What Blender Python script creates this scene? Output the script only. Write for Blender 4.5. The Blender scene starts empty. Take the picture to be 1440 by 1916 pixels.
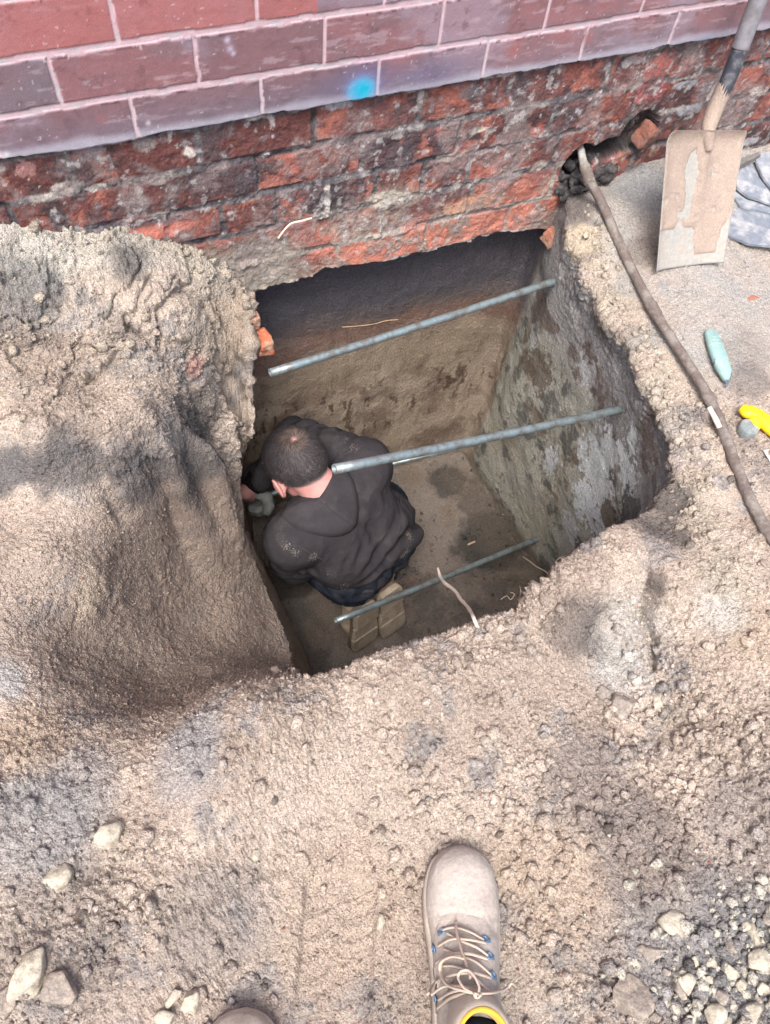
import bpy, bmesh, math, random
import numpy as np
from mathutils import Vector, Matrix, Euler
from mathutils.bvhtree import BVHTree

# ------------------------------------------------------------------ camera, world, light
C = bpy.context.scene.collection
SC = bpy.context.scene
F, CX, CY, H = 1430.0, 720.0, 958.0, 1.3
def _n(v): return v / np.linalg.norm(v)
def _cr(px, py): return np.array([px - CX, -(py - CY), -F])
_Z = -_n(_cr(575, 1800)); _X = _cr(5400, -600); _X = _n(_X - _X @ _Z * _Z); _Y = np.cross(_Z, _X)
ROT = np.array([_X, _Y, _Z])
cam_d = bpy.data.cameras.new('camera'); cam = bpy.data.objects.new('camera', cam_d); C.objects.link(cam)
m4 = Matrix.Identity(4)
for i in range(3):
    for j in range(3): m4[i][j] = ROT[i][j]
m4[2][3] = H
cam.matrix_world = m4
cam_d.sensor_fit = 'VERTICAL'; cam_d.sensor_height = 36; cam_d.lens = 36 * F / 1916
cam_d.clip_start = 0.02; cam_d.clip_end = 500
SC.camera = cam
world = bpy.data.worlds.new('World'); SC.world = world; world.use_nodes = True
wn = world.node_tree.nodes; wl = world.node_tree.links
sky = wn.new('ShaderNodeTexSky'); sky.sky_type = 'NISHITA'; sky.sun_disc = False
SUN_EL, SUN_AZ = math.radians(62), math.radians(215)
sky.sun_elevation = SUN_EL; sky.sun_rotation = SUN_AZ; sky.dust_density = 6.0; sky.air_density = 1.0; sky.ozone_density = 1.0
wl.new(sky.outputs[0], wn['Background'].inputs[0]); wn['Background'].inputs[1].default_value = 0.15
sun_d = bpy.data.lights.new('sun', 'SUN'); sun_d.energy = 1.6; sun_d.angle = math.radians(24); sun_d.color = (1.0, 0.975, 0.95)
sun = bpy.data.objects.new('sun', sun_d); C.objects.link(sun)
_dir = Vector((math.sin(SUN_AZ) * math.cos(SUN_EL), math.cos(SUN_AZ) * math.cos(SUN_EL), math.sin(SUN_EL)))
sun.rotation_euler = _dir.to_track_quat('Z', 'Y').to_euler(); sun.location = _dir * 20
SC.view_settings.view_transform = 'Standard'; SC.view_settings.look = 'None'
SC.view_settings.exposure = 0.98; SC.view_settings.gamma = 1
SC.cycles.max_bounces = 6; SC.cycles.diffuse_bounces = 4

# ------------------------------------------------------------------ helpers
rng = np.random.RandomState(7); random.seed(7)
def ray(px, py): return ROT @ _cr(px, py) / F
def at(px, py, z):
    d = ray(px, py); return np.array([0, 0, H]) + d * ((z - H) / d[2])
def aty(px, py, y):
    d = ray(px, py); return np.array([0, 0, H]) + d * (y / d[1])
def atx(px, py, x):
    d = ray(px, py); return np.array([0, 0, H]) + d * (x / d[0])
def atd(px, py, D): return np.array([0, 0, H]) + ray(px, py) * D

def _hash(ix, iy, iz, seed):
    h = (ix.astype(np.uint32) * np.uint32(374761393) + iy.astype(np.uint32) * np.uint32(668265263)
         + iz.astype(np.uint32) * np.uint32(2147483647 - 1) * np.uint32(31) + np.uint32(seed * 974711 + 77))
    h = (h ^ (h >> np.uint32(13))) * np.uint32(1274126177)
    h = h ^ (h >> np.uint32(16)); h = h * np.uint32(2246822519); h = h ^ (h >> np.uint32(15))
    return (h & np.uint32(0xFFFFFF)).astype(np.float32) / np.float32(0xFFFFFF)
def vnoise(P, s, seed=0):
    """value noise in [-1, 1] at scale s per metre"""
    q = P.astype(np.float64) * s + 1000.0; i = np.floor(q); f = (q - i).astype(np.float32); i = i.astype(np.int64)
    f = f * f * f * (f * (f * 6 - 15) + 10)
    out = 0
    for dx in (0, 1):
        wx = f[:, 0] if dx else 1 - f[:, 0]
        for dy in (0, 1):
            wy = f[:, 1] if dy else 1 - f[:, 1]
            for dz in (0, 1):
                wz = f[:, 2] if dz else 1 - f[:, 2]
                out = out + wx * wy * wz * _hash(i[:, 0] + dx, i[:, 1] + dy, i[:, 2] + dz, seed)
    return out * 2 - 1
def fbm(P, s, o=4, seed=0, g=0.5):
    r = 0; a = 1; t = 0
    for k in range(o):
        r = r + a * vnoise(P, s * 2.03 ** k, seed + k * 13); t += a; a *= g
    return r / t
def cells(P, s, seed=0, dims=3):
    """distance to the nearest jittered cell point, 0 at the point, plus the id of the cell"""
    q = P.astype(np.float64) * s + 1000.0; i = np.floor(q).astype(np.int64); f = (q - i).astype(np.float32)
    best = np.full(len(P), 9, np.float32); cid = np.zeros(len(P), np.float32)
    zr = (-1, 0, 1) if dims == 3 else (0,)
    for dx in (-1, 0, 1):
        for dy in (-1, 0, 1):
            for dz in zr:
                a, b, c = i[:, 0] + dx, i[:, 1] + dy, (i[:, 2] + dz if dims == 3 else i[:, 0] * 0)
                h1, h2, h3 = _hash(a, b, c, seed), _hash(a, b, c, seed + 1), _hash(a, b, c, seed + 2)
                d = (dx + h1 - f[:, 0]) ** 2 + (dy + h2 - f[:, 1]) ** 2
                if dims == 3: d = d + (dz + h3 - f[:, 2]) ** 2
                mk = d < best; best[mk] = d[mk]; cid[mk] = h3[mk]
    return np.sqrt(best), cid
def sst(a, b, x):
    t = np.clip((x - a) / (b - a), 0, 1); return t * t * (3 - 2 * t)
def lerp(a, b, t): return a + (b - a) * t

def tag(o, label=None, cat=None, group=None, kind=None):
    if label: o['label'] = label
    if cat: o['category'] = cat
    if group: o['group'] = group
    if kind: o['kind'] = kind
    return o
def empty(name, loc=(0, 0, 0)):
    o = bpy.data.objects.new(name, None); C.objects.link(o); o.location = Vector([float(v) for v in loc])
    o.empty_display_size = 0.05; return o
def mesh_obj(name, V, Fc, mat, parent=None, smooth=True, col=None, loc=None):
    """V in world coordinates; an object parented to an Empty keeps its world place"""
    V = np.asarray(V, np.float32)
    org = np.array(parent.location if parent and loc is None else (loc if loc is not None else (0, 0, 0)), np.float32)
    if parent and parent.parent: org = org + np.array(parent.parent.location, np.float32)
    me = bpy.data.meshes.new(name); W = V - org
    if isinstance(Fc, np.ndarray):
        k = Fc.shape[1]; nf = len(Fc)
        me.vertices.add(len(W)); me.vertices.foreach_set('co', W.ravel())
        me.loops.add(nf * k); me.loops.foreach_set('vertex_index', Fc.astype(np.int32).ravel())
        me.polygons.add(nf); me.polygons.foreach_set('loop_start', np.arange(0, nf * k, k, dtype=np.int32))
        try: me.polygons.foreach_set('loop_total', np.full(nf, k, np.int32))
        except Exception: pass
        me.update(calc_edges=True)
    else:
        me.from_pydata([tuple(map(float, v)) for v in W], [], Fc); me.update()
    if smooth: me.polygons.foreach_set('use_smooth', np.ones(len(me.polygons), bool))
    if col is not None:
        at_ = me.color_attributes.new('Col', 'FLOAT_COLOR', 'POINT')
        c4 = np.ones((len(V), 4), np.float32); c4[:, :3] = col; at_.data.foreach_set('color', c4.ravel())
    me.materials.append(mat)
    o = bpy.data.objects.new(name, me); C.objects.link(o)
    if parent: o.parent = parent
    elif loc is not None: o.location = Vector([float(v) for v in loc])
    return o

# ------------------------------------------------------------------ materials
def pmat(name, col, rough=0.8, vcol=False, noise=(60, 0.25), noise2=None, bump=None, spec=0.3, metal=0.0, tint=None, tint_scale=8, tint_amt=0.5, sheen=0):
    """principled material: colour (or mesh colour) broken up by noise, optional second tint colour in patches, bump list of (kind, scale, distance)"""
    m = bpy.data.materials.new(name); m.use_nodes = True; n = m.node_tree.nodes; l = m.node_tree.links
    b = n['Principled BSDF']; b.inputs['Roughness'].default_value = rough; b.inputs['Metallic'].default_value = metal
    b.inputs['Specular IOR Level'].default_value = spec
    if sheen: b.inputs['Sheen Weight'].default_value = sheen
    tc = n.new('ShaderNodeTexCoord'); obj = tc.outputs['Object']
    if vcol:
        a = n.new('ShaderNodeAttribute'); a.attribute_name = 'Col'; cur = a.outputs['Color']
    else:
        r = n.new('ShaderNodeRGB'); r.outputs[0].default_value = (*col, 1); cur = r.outputs[0]
    if tint is not None:
        tn = n.new('ShaderNodeTexNoise'); tn.inputs['Scale'].default_value = tint_scale; tn.inputs['Detail'].default_value = 8; tn.inputs['Roughness'].default_value = 0.65
        l.new(obj, tn.inputs['Vector'])
        cr = n.new('ShaderNodeMapRange'); cr.inputs[1].default_value = 0.47; cr.inputs[2].default_value = 0.62; cr.inputs[4].default_value = tint_amt
        l.new(tn.outputs['Fac'], cr.inputs[0])
        mx = n.new('ShaderNodeMix'); mx.data_type = 'RGBA'; l.new(cr.outputs[0], mx.inputs[0]); l.new(cur, mx.inputs[6]); mx.inputs[7].default_value = (*tint, 1); cur = mx.outputs[2]
    for ns in ([noise] if noise else []) + ([noise2] if noise2 else []):
        sc, am = ns
        t = n.new('ShaderNodeTexNoise'); t.inputs['Scale'].default_value = sc; t.inputs['Detail'].default_value = 6; t.inputs['Roughness'].default_value = 0.7
        l.new(obj, t.inputs['Vector'])
        mr = n.new('ShaderNodeMapRange'); mr.inputs[1].default_value = 0.3; mr.inputs[2].default_value = 0.7; mr.inputs[3].default_value = 1 - am; mr.inputs[4].default_value = 1 + am * 0.8
        l.new(t.outputs['Fac'], mr.inputs[0])
        vm = n.new('ShaderNodeVectorMath'); vm.operation = 'SCALE'; l.new(cur, vm.inputs[0]); l.new(mr.outputs[0], vm.inputs['Scale']); cur = vm.outputs[0]
    l.new(cur, b.inputs['Base Color'])
    prev = None
    for kind, sc, dist in (bump or []):
        if kind == 'n':
            t = n.new('ShaderNodeTexNoise'); t.inputs['Scale'].default_value = sc; t.inputs['Detail'].default_value = 5; t.inputs['Roughness'].default_value = 0.65; o = t.outputs['Fac']
        else:
            t = n.new('ShaderNodeTexVoronoi'); t.inputs['Scale'].default_value = sc
            iv = n.new('ShaderNodeMath'); iv.operation = 'SUBTRACT'; iv.inputs[0].default_value = 1; l.new(t.outputs['Distance'], iv.inputs[1]); o = iv.outputs[0]
        l.new(obj, t.inputs['Vector'])
        bp = n.new('ShaderNodeBump'); bp.inputs['Strength'].default_value = 1; bp.inputs['Distance'].default_value = dist
        l.new(o, bp.inputs['Height'])
        if prev: l.new(prev, bp.inputs['Normal'])
        prev = bp.outputs[0]
    if prev: l.new(prev, b.inputs['Normal'])
    return m
M = {}
M['soil'] = pmat('soil', (0, 0, 0), 0.97, True, (380, 0.42), (150, 0.26), [('n', 130, 0.0045), ('v', 260, 0.0028), ('n', 600, 0.0014)], spec=0.08)
M['glazed'] = pmat('glazed_brick', (0, 0, 0), 0.5, True, (300, 0.10), (40, 0.08), [('n', 400, 0.0006), ('n', 60, 0.0012)], spec=0.4)
M['rough_brick'] = pmat('rough_brick', (0, 0, 0), 0.95, True, (350, 0.32), (110, 0.2), [('n', 160, 0.004), ('n', 500, 0.002)], spec=0.1)
# ------------------------------------------------------------------ lie of the land: height control points
YW = 1.32
CP = []
def cp(px, py, z): p = at(px, py, z); CP.append((p[0], p[1], z))
for p in [(455, 860, -.42), (452, 960, -.52), (455, 1010, -.58), (498, 1100, -.64), (530, 1180, -.66), (545, 1240, -.62),
          (200, 1010, -.10), (110, 1060, -.035), (0, 1000, -.02), (60, 835, .09), (200, 855, .04), (320, 862, -.03), (410, 845, -.12), (60, 885, .025), (190, 905, -.03), (300, 925, -.12), (390, 945, -.27), (0, 1250, -.01), (300, 1390, 0.0), (400, 1330, 0.005), (470, 1285, 0.01), (100, 1180, -.10), (200, 1200, -.20), (300, 1300, -.22), (120, 1300, -.06),
          (330, 1000, -.30), (330, 1150, -.38), (430, 1230, -.46), (440, 1150, -.50), (300, 700, .03), (330, 780, -.01), (200, 760, .06), (60, 740, .12), (150, 650, .11), (0, 600, .17), (440, 770, -.16), (400, 680, -.05), (465, 700, -.10),
          (560, 1268, .0), (700, 1226, .015), (860, 1178, .02), (960, 1150, .03), (1055, 1035, .06), (1150, 1000, .07), (1110, 1085, .09), (1150, 1190, -.025), (1235, 975, -.02), (1260, 1060, .05),
          (1000, 1300, .02), (700, 1350, .02), (1230, 1340, -.03), (1330, 1250, .02), (1440, 1500, .02), (1100, 1500, .01),
          (600, 1550, .0), (200, 1550, .01), (0, 1700, .02), (0, 1916, .02), (500, 1900, -.01), (865, 1700, -.012), (1200, 1750, .0), (1440, 1900, .01),
          (1262, 890, .0), (1245, 780, .0), (1185, 650, .0), (1112, 545, .0), (1075, 480, .02), (1330, 900, .02), (1300, 600, .03), (1150, 350, .07), (1400, 500, .02), (1440, 750, .02), (1440, 300, .06)]:
    cp(*p)
CP += [(-.12, 1.31, .27), (.05, 1.31, .23), (.18, 1.31, .18), (.29, 1.31, .10), (.345, 1.31, .01), (.345, 1.40, .02), (.25, 1.42, .12), (1.21, 1.40, .03), (.5, 1.42, .05), (.8, 1.42, .05), (1.1, 1.42, .04), (1.25, 1.31, .10), (1.4, 1.31, .10), (1.9, 1.31, .07),
       (-1, 1.3, .3), (-1, .5, .1), (-.8, -.5, .03), (0, -1, .0), (1, -1, .0), (2.2, -.5, .0), (2.6, .6, .03), (3, 1.3, .06), (1, 2.2, .1), (-1, 2.2, .2), (3, 2.2, .1), (-2.4, 0, .05), (-2.4, 2, .2), (4.5, 0, 0), (0, -3, 0), (3, -3, 0)]
CP = np.array(CP)
def _tps(r2): return 0.5 * r2 * np.log(r2 + 1e-12)
_D = ((CP[:, None, :2] - CP[None, :, :2]) ** 2).sum(-1); _N = len(CP)
_A = np.zeros((_N + 3, _N + 3)); _A[:_N, :_N] = _tps(_D) + np.eye(_N) * 2e-4; _A[:_N, _N] = 1; _A[:_N, _N + 1:] = CP[:, :2]; _A[_N:, :_N] = _A[:_N, _N:].T
_w = np.linalg.solve(_A, np.concatenate([CP[:, 2], [0, 0, 0]]))
def ground_z(x, y):
    x = np.asarray(x, float).ravel(); y = np.asarray(y, float).ravel(); r = np.full(len(x), _w[_N])
    r += _w[_N + 1] * x + _w[_N + 2] * y
    for k in range(_N): r += _w[k] * _tps((x - CP[k, 0]) ** 2 + (y - CP[k, 1]) ** 2)
    return r

# ------------------------------------------------------------------ ground with the pit: rings from the pit floor out to the far ground
FZ = -1.15
def rp(px, py, z): p = at(px, py, z); return (p[0], p[1])
# each knot: floor point, bulge of the wall half way down (towards the pit axis), rim point, rays outwards, share of vertices
fl = lambda px, py: rp(px, py, FZ)
KN = [
    (fl(857, 850), (0, -.01), (1.205, 1.41), (2.2, 4.5), 60),
    ((1.175, 1.25), (0, 0), (1.155, 1.18), (5, 2.2), 100),
    ((1.185, 1.10), (0, 0), rp(1110, 542, .0), (5, 1.4), 120),
    (fl(950, 985), (.0, 0), rp(1182, 645, .0), (5, .7), 150),
    (fl(1012, 1080), (.0, 0), rp(1245, 780, .0), (5, .1), 130),
    ((1.17, .70), (.02, .0), rp(1268, 900, .0), (5, -1.2), 110),
    ((1.08, .60), (.03, .02), rp(1182, 972, .03), (3.5, -3), 110),
    ((.98, .54), (.02, .02), rp(1080, 1028, .06), (2.2, -4), 130),
    ((.84, .50), (0, .02), rp(985, 1122, .04), (1.2, -4.5), 110),
    ((.68, .50), (0, .02), rp(860, 1178, .03), (.4, -4.5), 140),
    ((.50, .52), (0, .02), rp(700, 1226, .02), (-.3, -4.5), 140),
    ((.36, .56), (0, .02), rp(560, 1268, .0), (-1.4, -4.2), 90),
    ((.31, .68), (.02, .0), rp(545, 1242, -.55), (-3, -3), 120),
    (fl(565, 1237), (.02, 0), rp(535, 1195, -.66), (-4, -1.5), 130),
    (fl(520, 1140), (.02, 0), rp(500, 1105, -.64), (-4.5, -.2), 140),
    (fl(476, 1020), (.0, 0), rp(457, 1005, -.57), (-4.5, .6), 130),
    (fl(470, 960), (-.02, 0), rp(455, 930, -.50), (-4.5, 1.1), 120),
    ((.235, 1.31), (-.02, 0), rp(455, 860, -.42), (-4.5, 1.6), 100),
    ((.24, 1.38), (-.02, 0), rp(468, 770, -.17), (-4.5, 2.0), 90),
    ((.30, 1.40), (-.02, 0), (.352, 1.28), (-4.5, 2.8), 70),
    ((.36, 1.405), (0, 0), (.37, 1.41), (-3, 4.5), 70),
    ((.6, 1.405), (0, -.0), (.6, 1.415), (0, 4.5), 130),
    ((.9, 1.40), (0, -.0), (.9, 1.415), (1, 4.5), 130),
]
def resample(pts, cnts):
    P = np.array(pts, float); n = len(P); out = []
    for i in range(n):
        p0, p1, p2, p3 = P[i - 1], P[i], P[(i + 1) % n], P[(i + 2) % n]
        t = np.arange(cnts[i]) / cnts[i]; t = t[:, None]
        m1 = (p2 - p0) * .35; m2 = (p3 - p1) * .35
        L = np.linalg.norm(p2 - p1); 
        for mm in (m1, m2):
            k = np.linalg.norm(mm)
            if k > L: mm *= L / k
        out.append((2 * t**3 - 3 * t**2 + 1) * p1 + (t**3 - 2 * t**2 + t) * m1 + (-2 * t**3 + 3 * t**2) * p2 + (t**3 - t**2) * m2)
    return np.concatenate(out)
QL = globals().get('QUAL', 1.0)
cn = [max(8, int(k[4] * .72 * QL)) for k in KN]
FLo = resample([k[0] for k in KN], cn); BU = resample([k[1] for k in KN], cn); RI = resample([k[2] for k in KN], cn); OU = resample([k[3] for k in KN], cn)
NA = len(FLo)
_r3 = np.column_stack([RI, RI[:, 0] * 0]); _nz = vnoise(_r3, 22, 5) * .010 + vnoise(_r3, 55, 6) * .007 + vnoise(_r3, 130, 7) * .0035; _dr = RI - np.array([.74, .98]); _dr /= np.linalg.norm(_dr, axis=1, keepdims=True)
_am = np.where(RI[:, 0] > .9, 1.0, .45) * (RI[:, 1] < 1.30); RIs = RI.copy(); RI = RI + _dr * (_nz * _am)[:, None]
RZ = ground_z(RI[:, 0], RI[:, 1])
_bk = (RI[:, 1] > 1.36); RZ = np.where(_bk, .05, RZ)
# the height of the rim under the wall follows the control points
nf, nw = int(90 * QL), int(330 * QL)
no1, no2 = int(430 * QL), 40
CEN = np.array([.74, .98])
rings = []
for i in range(nf):
    t = (i / nf) ** .8 if i else 0.002
    xy = CEN + (FLo - CEN) * max(t, .002); rings.append(np.column_stack([xy, np.full(NA, FZ)]))
for i in range(nw):
    t = i / nw; b = np.sin(math.pi * t)
    xy = FLo + (RIs - FLo) * t + (RI - RIs) * sst(.86, 1, t) + BU * b; rings.append(np.column_stack([xy, FZ + (RZ - FZ) * t]))
OD = OU - RI; OL = np.linalg.norm(OD, axis=1); OD = OD / OL[:, None]
dmax = 1.15
for i in range(no1):
    s = dmax * (i / no1) ** 1.15
    xy = RI + OD * s; rings.append(np.column_stack([xy, np.zeros(NA)]))
for i in range(no2 + 1):
    s = dmax + (OL - dmax) * (i / no2) ** 2.0
    xy = RI + OD * s[:, None]; rings.append(np.column_stack([xy, np.zeros(NA)]))
G = np.array(rings)
ko = nf + nw
gz = ground_z(G[ko:, :, 0], G[ko:, :, 1]).reshape(G.shape[0] - ko, NA)
dd = np.linalg.norm(G[ko:, :, :2] - RI[None], axis=2)
gz = gz + (RZ - gz[0])[None] * np.exp(-dd / .05)
far = sst(2.0, 4.0, np.abs(dd)); gz = gz * (1 - far) + .02 * far
G[ko:, :, 2] = gz
def smooth_rad(G, c, w, n=2):
    for _ in range(n):
        a, b = c - w, c + w
        ker = np.ones(9) / 9; seg = G[a - 4:b + 4].copy()
        sm = np.apply_along_axis(lambda v: np.convolve(v, ker, 'valid'), 0, seg)
        wt = (1 - np.abs(np.linspace(-1, 1, b - a)))[:, None, None]
        G[a:b] = G[a:b] * (1 - wt) + sm * wt
smooth_rad(G, nf, 14); smooth_rad(G, ko, 6, 1)
NR = G.shape[0]
ang_ix = np.repeat(np.arange(NR)[:, None], NA, 1)
wall_t = np.clip((ang_ix - nf) / nw, 0, 1)        # 0 floor, 1 rim and beyond
out_d = np.zeros((NR, NA)); out_d[ko:] = dd
def normals(G):
    du = np.roll(G, -1, 1) - np.roll(G, 1, 1); dv = np.gradient(G, axis=0)
    n = np.cross(du, dv); n /= (np.linalg.norm(n, axis=2, keepdims=True) + 1e-12)
    return n
N0 = normals(G)
if N0[ko + 100, :, 2].mean() < 0: N0 = -N0
P = G.reshape(-1, 3); X, Y_, Z_ = P[:, 0], P[:, 1], P[:, 2]; Nf = N0.reshape(-1, 3)
wt_, od_ = wall_t.ravel(), out_d.ravel()
def blob(px, py, z, r, warp=.35, P=P, seed=5, sx=1, sy=1):
    c = at(px, py, z); d = np.sqrt(((P[:, 0] - c[0]) / sx) ** 2 + ((P[:, 1] - c[1]) / sy) ** 2 + (P[:, 2] - c[2]) ** 2) / r
    return d
near = (np.abs(X - .7) < 1.8) & (np.abs(Y_ - .5) < 1.25)
disp = np.zeros(len(P), np.float32)
nA = np.zeros(len(P), np.float32); nB = nA.copy(); nC = nA.copy(); nD = nA.copy()
Q = P[near]
nA[near] = fbm(Q, 5, 3, 1); nB[near] = fbm(Q, 22, 4, 2); nC[near] = fbm(Q, 90, 3, 3)
c1 = np.full(len(P), .5, np.float32); c2 = c1.copy(); i1 = c1.copy(); i2 = c1.copy()
Qw = Q + np.column_stack([nB[near], nC[near], nA[near]]) * .006
kd_, ki_ = cells(Q + np.column_stack([nB[near], nB[near] * -.7, nC[near]]) * .03, 13, 61); kI = np.full(len(P), .5, np.float32); kI[near] = ki_; kd_, ki_ = cells(Q + np.column_stack([nC[near], nB[near], nC[near]]) * .02, 31, 71); kJ = np.full(len(P), .5, np.float32); kJ[near] = ki_
a_, b_ = cells(Qw, 38, 11); c1[near] = a_; i1[near] = b_
a_, b_ = cells(Qw, 95, 21); c2[near] = a_; i2[near] = b_
c3 = np.full(len(P), .6, np.float32); a_, b_ = cells(Qw[:, [0, 1, 2]], 200, 31); c3[near] = a_; rd3 = np.clip(1 - (c3 / .6) ** 2, 0, 1)
rd1 = np.clip(1 - (c1 / .62) ** 2, 0, 1) * (i1 > .66); rd2 = np.clip(1 - (c2 / .6) ** 2, 0, 1) * (i2 > .25)
# where the ground is loose (crumbly) and where it is dug smooth
on_top = (od_ > 0.0) & (wt_ >= 1)
slope_left = sst(.32, .18, X) * sst(.02, -.12, Z_) * sst(1.12, .98, Y_)
inpit = sst(1.0, .93, wt_)
paved = sst(1.18, 1.26, X) * sst(.55, .75, Y_)     # hard pale surface right of the pipe
loose = np.clip(.42 + 1.1 * nA, .06, 1.1)
loose = np.where(near, loose ** 1.4, 0)
loose *= (1 - .85 * slope_left) * (1 - .95 * inpit) * (1 - .75 * paved)
mound = np.exp(-(np.minimum(blob(950, 1300, .02, .30), 9)) ** 2) + .6 * np.exp(-blob(1330, 1500, .02, .25) ** 2) + .5 * np.exp(-blob(300, 1800, .02, .25) ** 2)
smoothp = np.exp(-blob(640, 1470, .0, .12) ** 2) + np.exp(-blob(620, 1600, .0, .10) ** 2) + np.exp(-blob(1000, 1560, .0, .10) ** 2)+ np.exp(-blob(330, 1480, .0, .07) ** 2) + np.exp(-blob(960, 1460, .0, .08) ** 2) + np.exp(-blob(1150, 1700, .0, .09) ** 2) + np.exp(-blob(1380, 1180, .0, .07) ** 2) + np.exp(-blob(780, 1500, .0, .09) ** 2)
loose = loose * (1 - .85 * np.clip(smoothp, 0, 1)) + .6 * mound * (1 - inpit) * (near)
clay = sst(-.0, .05, Y_ - 1.0) * sst(.36, .30, X) * sst(-.35, -.2, Z_)  # the lumpy mass against the wall on the left
loose = loose * (1 - .55 * clay)
# mostly-top displacement
nE0 = np.zeros(len(P), np.float32); nE0[near] = fbm(Q, 7, 3, 141)
nG = np.zeros(len(P), np.float32); nH = nG.copy(); nG[near] = fbm(Q + 5, 125, 2, 151); nH[near] = fbm(Q + 9, 42, 3, 161)
disp += loose * (.003 * rd1 + .0020 * rd2 + .0024 * rd3 + .008 * nB + .009 * np.abs(nH) * (1 + nA) + .008 * np.abs(nG)) + (1 - inpit) * near * .0035 * np.abs(nG) + (1 - inpit) * (.0018 * rd3) * near
disp += clay * (.005 * nB + .0026 * nC + .012 * nA + .010 * (kI - .5) + .006 * (kJ - .5) * (nE0 > 0))
cr = np.abs(nE0 + .02 * nC); disp -= clay * .016 * np.exp(-(cr / .014) ** 2) * (kI > .3)
disp += .005 * (kJ - .5) * np.clip(loose, 0, 1) + .006 * (kI - .5) * (1 - inpit) * (1 - slope_left) * (1 - paved) * near
disp += slope_left * (-.004 * np.exp(-(nE0 / .02) ** 2) * (nA > .0) + .003 * nB + .0014 * nC + .010 * nA + .004 * (kI - .5))
wallz = inpit * sst(.02, .1, wt_)
_vs = np.zeros(len(P), np.float32); _vs[near] = fbm(Q * np.array([1, 1, .2]), 46, 3, 177)
disp += wallz * (.004 * _vs * sst(1.2, 1.36, Y_) + .010 * nA + .0028 * nB + .0014 * nC)
disp += sst(.8, .99, wt_) * (1 - sst(.02, .08, od_)) * (.006 * nB + .003 * nC) * (1 - slope_left)
flr = 1 - sst(.0, .03, wt_); disp += flr * (.010 * nA + .004 * nB + .0015 * nC)
disp += paved * (.002 * nB + .001 * nC) + (1 - inpit) * .0012 * nC
# the clay strip beside the pipe stands a little proud
def seg_d(P, pts):
    best = np.full(len(P), 9.0)
    for a, b in zip(pts[:-1], pts[1:]):
        a, b = np.array(a)[:2], np.array(b)[:2]; ab = b - a
        t = np.clip(((P[:, :2] - a) @ ab) / (ab @ ab), 0, 1); best = np.minimum(best, np.linalg.norm(P[:, :2] - a - t[:, None] * ab, axis=1))
    return best
strip = seg_d(P, [at(1100, 440, .02), at(1160, 590, .02), at(1230, 700, .02), at(1290, 850, .02), at(1310, 1000, .02), at(1340, 1100, .02)])
stripm = np.exp(-(strip / .055) ** 2) * (1 - inpit)
disp += stripm * (.012 + .005 * nB)
# cracks and hollows
def groove(pts, w, dep):
    global disp
    d = seg_d(P, pts) + .006 * np.abs(nC) + .004 * nB; disp -= dep * np.exp(-(d / w) ** 2) * (1 - inpit)
groove([at(1215, 1100, .03), at(1210, 1150, .02), at(1235, 1190, .02), at(1240, 1230, .02)], .010, .03)
groove([at(1205, 1040, .02), at(1225, 1100, .02), at(1215, 1150, .02)], .012, .02)
groove([at(195, 895, -.06), at(212, 935, -.10), at(226, 985, -.15)], .014, .014)
for _b in [(165, 960, -.08, .05, .018), (150, 1090, -.12, .06, .016), (60, 1180, -.05, .08, .010)]: disp += _b[4] * np.exp(-blob(*_b[:4]) ** 2)
groove([at(255, 650, .06), at(232, 690, .04), at(205, 722, .03), at(178, 748, .02)], .006, .020)
groove([at(300, 690, .02), at(306, 640, .04), at(330, 622, .04), at(360, 604, .03), at(385, 606, .02), at(392, 622, .02)], .005, .022)
groove([at(395, 650, .0), at(360, 668, .01), at(345, 690, .0), at(352, 720, -.03)], .005, .014)
for (px, py, r, dp) in [(1230, 1350, .055, .03), (1150, 1180, .05, .035), (1260, 1330, .04, .015), (480, 1820, .05, .008)]:
    disp -= dp * np.exp(-blob(px, py, .0, r) ** 2) * (1 - inpit)
# boot print left of the boot: a pressed sole with cross bars
bp0, bp1 = at(620, 1900, 0), at(640, 1640, 0); ax = (bp1 - bp0)[:2]; LL = np.linalg.norm(ax); ax /= LL; ay = np.array([-ax[1], ax[0]])
rel = P[:, :2] - bp0[:2]; u = rel @ ax; v = rel @ ay
pr = sst(.062, .05, np.abs(v + .004 * nB)) * sst(-.1, -.08, u) * sst(LL + .015, LL - .005, u + 5 * v * v)
disp -= pr * near * (.008 + .5 * .0045 * (np.sin((u + .3 * nB * .03) * 2 * math.pi / .028 + np.sign(v) * 6 * np.abs(v) / .06) > .1) * (np.abs(v) > .008) + .3 * disp)
rdg = np.exp(-((np.abs(v) - .062) / .012) ** 2) * sst(-.1, -.06, u) * sst(LL + .01, LL - .03, u); disp += .006 * rdg * near
# broken cavity where the pipe comes out of the wall
hc = at(1110, 290, .1); d_ = np.sqrt((X - 1.25) ** 2 + (Y_ - 1.33) ** 2); disp -= .03 * np.exp(-(d_ / .06) ** 2) * (1 - inpit)
P2 = P + Nf * disp[:, None]
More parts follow.
